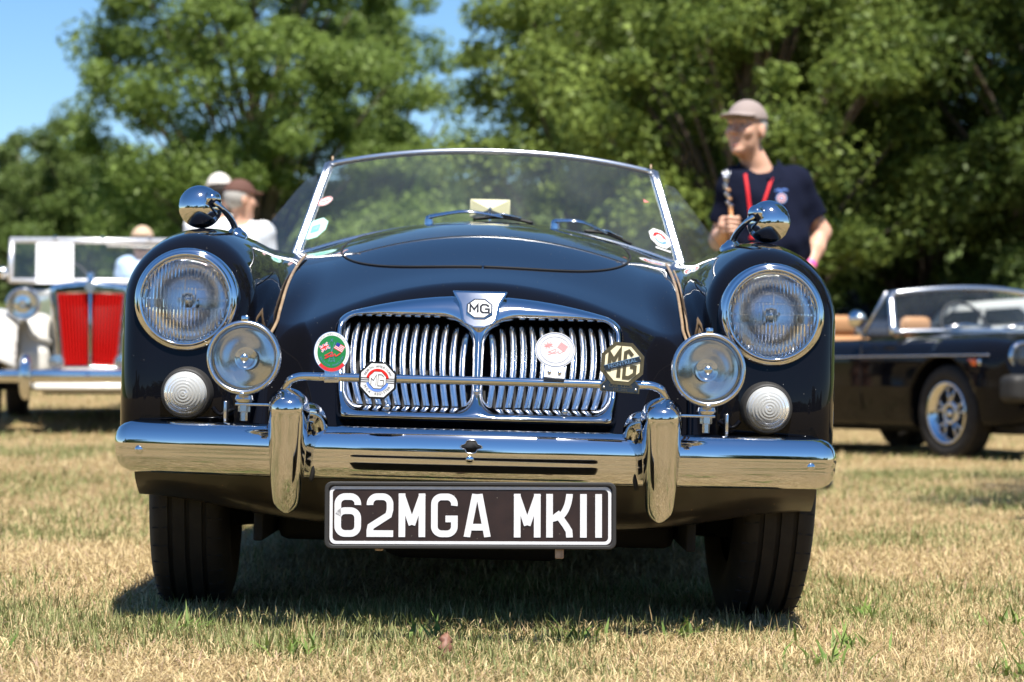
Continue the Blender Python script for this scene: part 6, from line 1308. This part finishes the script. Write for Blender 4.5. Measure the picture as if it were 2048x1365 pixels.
for i in range(9):
    z_ = 0.315 + 0.013 * i; mob('bead', *shift(lathe([(0.0005, -0.009), (0.007, -0.006), (0.010, 0.0), (0.007, 0.006), (0.0005, 0.009)], 10), -0.012 - 0.0025 * i + 0.006 * math.sin(i * 2.3), 0, z_), M['chrome'] if i % 3 else M['tan_leather'], stick)
mob('bristles', *merge(*[tube([(-0.03, 0, 0.42), (-0.032 + 0.016 * math.cos(k * 1.1), 0.012 * math.sin(k * 1.7), 0.475 + 0.01 * math.sin(k * 2.1))], [0.004, 0.0015], 5) for k in range(9)]), M['alu'], stick)
# three people farther back on the left
def simple_J(h, yaw, arm_bend=0.0, lean=0.0):
    k = h / 1.76
    q = lambda *p: tuple(float(v) * k for v in p)
    return dict(pelvis=q(0, 0, 0.94), chest=q(lean * 0.6, 0, 1.27), chL=q(0.085 + lean * .7, 0, 1.30), chR=q(-0.085 + lean * .7, 0, 1.30), neck=q(lean, 0, 1.455), head=q(lean * 1.3, -0.02, 1.625), shL=q(0.165 + lean, 0, 1.40), shR=q(-0.165 + lean, 0, 1.40),
        elL=q(0.235, 0.03, 1.13), elR=q(-0.235, 0.03, 1.13), wrL=q(0.22, -0.10, 0.93), wrR=q(-0.22, -0.10, 0.93), hipL=q(0.095, 0, 0.90), hipR=q(-0.095, 0, 0.90), knL=q(0.11, -0.02, 0.50), knR=q(-0.11, -0.02, 0.50), anL=q(0.12, 0.03, 0.09), anR=q(-0.12, 0.03, 0.09), yaw=yaw,
        handL=[(q(0.22, -0.10, 0.93), q(0.21, -0.13, 0.84), 0.028, 0.030)] + [(q(0.19 + 0.018 * i, -0.13, 0.84), q(0.185 + 0.018 * i, -0.14, 0.76), 0.011, 0.008) for i in range(4)] + [(q(0.19, -0.14, 0.87), q(0.165, -0.16, 0.81), 0.013, 0.009)],
        handR=[(q(-0.22, -0.10, 0.93), q(-0.21, -0.13, 0.84), 0.028, 0.030)] + [(q(-0.19 - 0.018 * i, -0.13, 0.84), q(-0.185 - 0.018 * i, -0.14, 0.76), 0.011, 0.008) for i in range(4)] + [(q(-0.19, -0.14, 0.87), q(-0.165, -0.16, 0.81), 0.013, 0.009)])
for lab, px, d, top, yaw, sh, cp, hr, ln in (('person in white shirt and brown cap turned away, beside the left wing mirror', 474, 15.2, 364, 125, 'white_cloth', 'cap_brown', 'hair_grey', 0.02),
                                    ('person in pale cap standing behind the one in the brown cap', 438, 16.0, 350, 200, 'white_cloth', 'cap_white', 'hair_brown', 0.0),
                                    ('person in pale blue top and tan cap beyond the white car', 285, 18.0, 462, 190, 'blue_cloth', 'straw_hat', 'hair_brown', 0.0)):
    x_ = (px - 1024) / 4635 * d; g_ = gz(x_, d); top_z = 0.5 + (759 - top) / 4635 * d; hgt = top_z - g_ - 0.0
    Jp = simple_J(hgt, R(yaw), lean=ln)
    person(lab, (x_, d, g_), Jp, M[sh], M['khaki'], M[cp], M[hr], 0.013, hem=0.92 * hgt / 1.76, belly=0.0, pcut=0.48, faceparts=False)
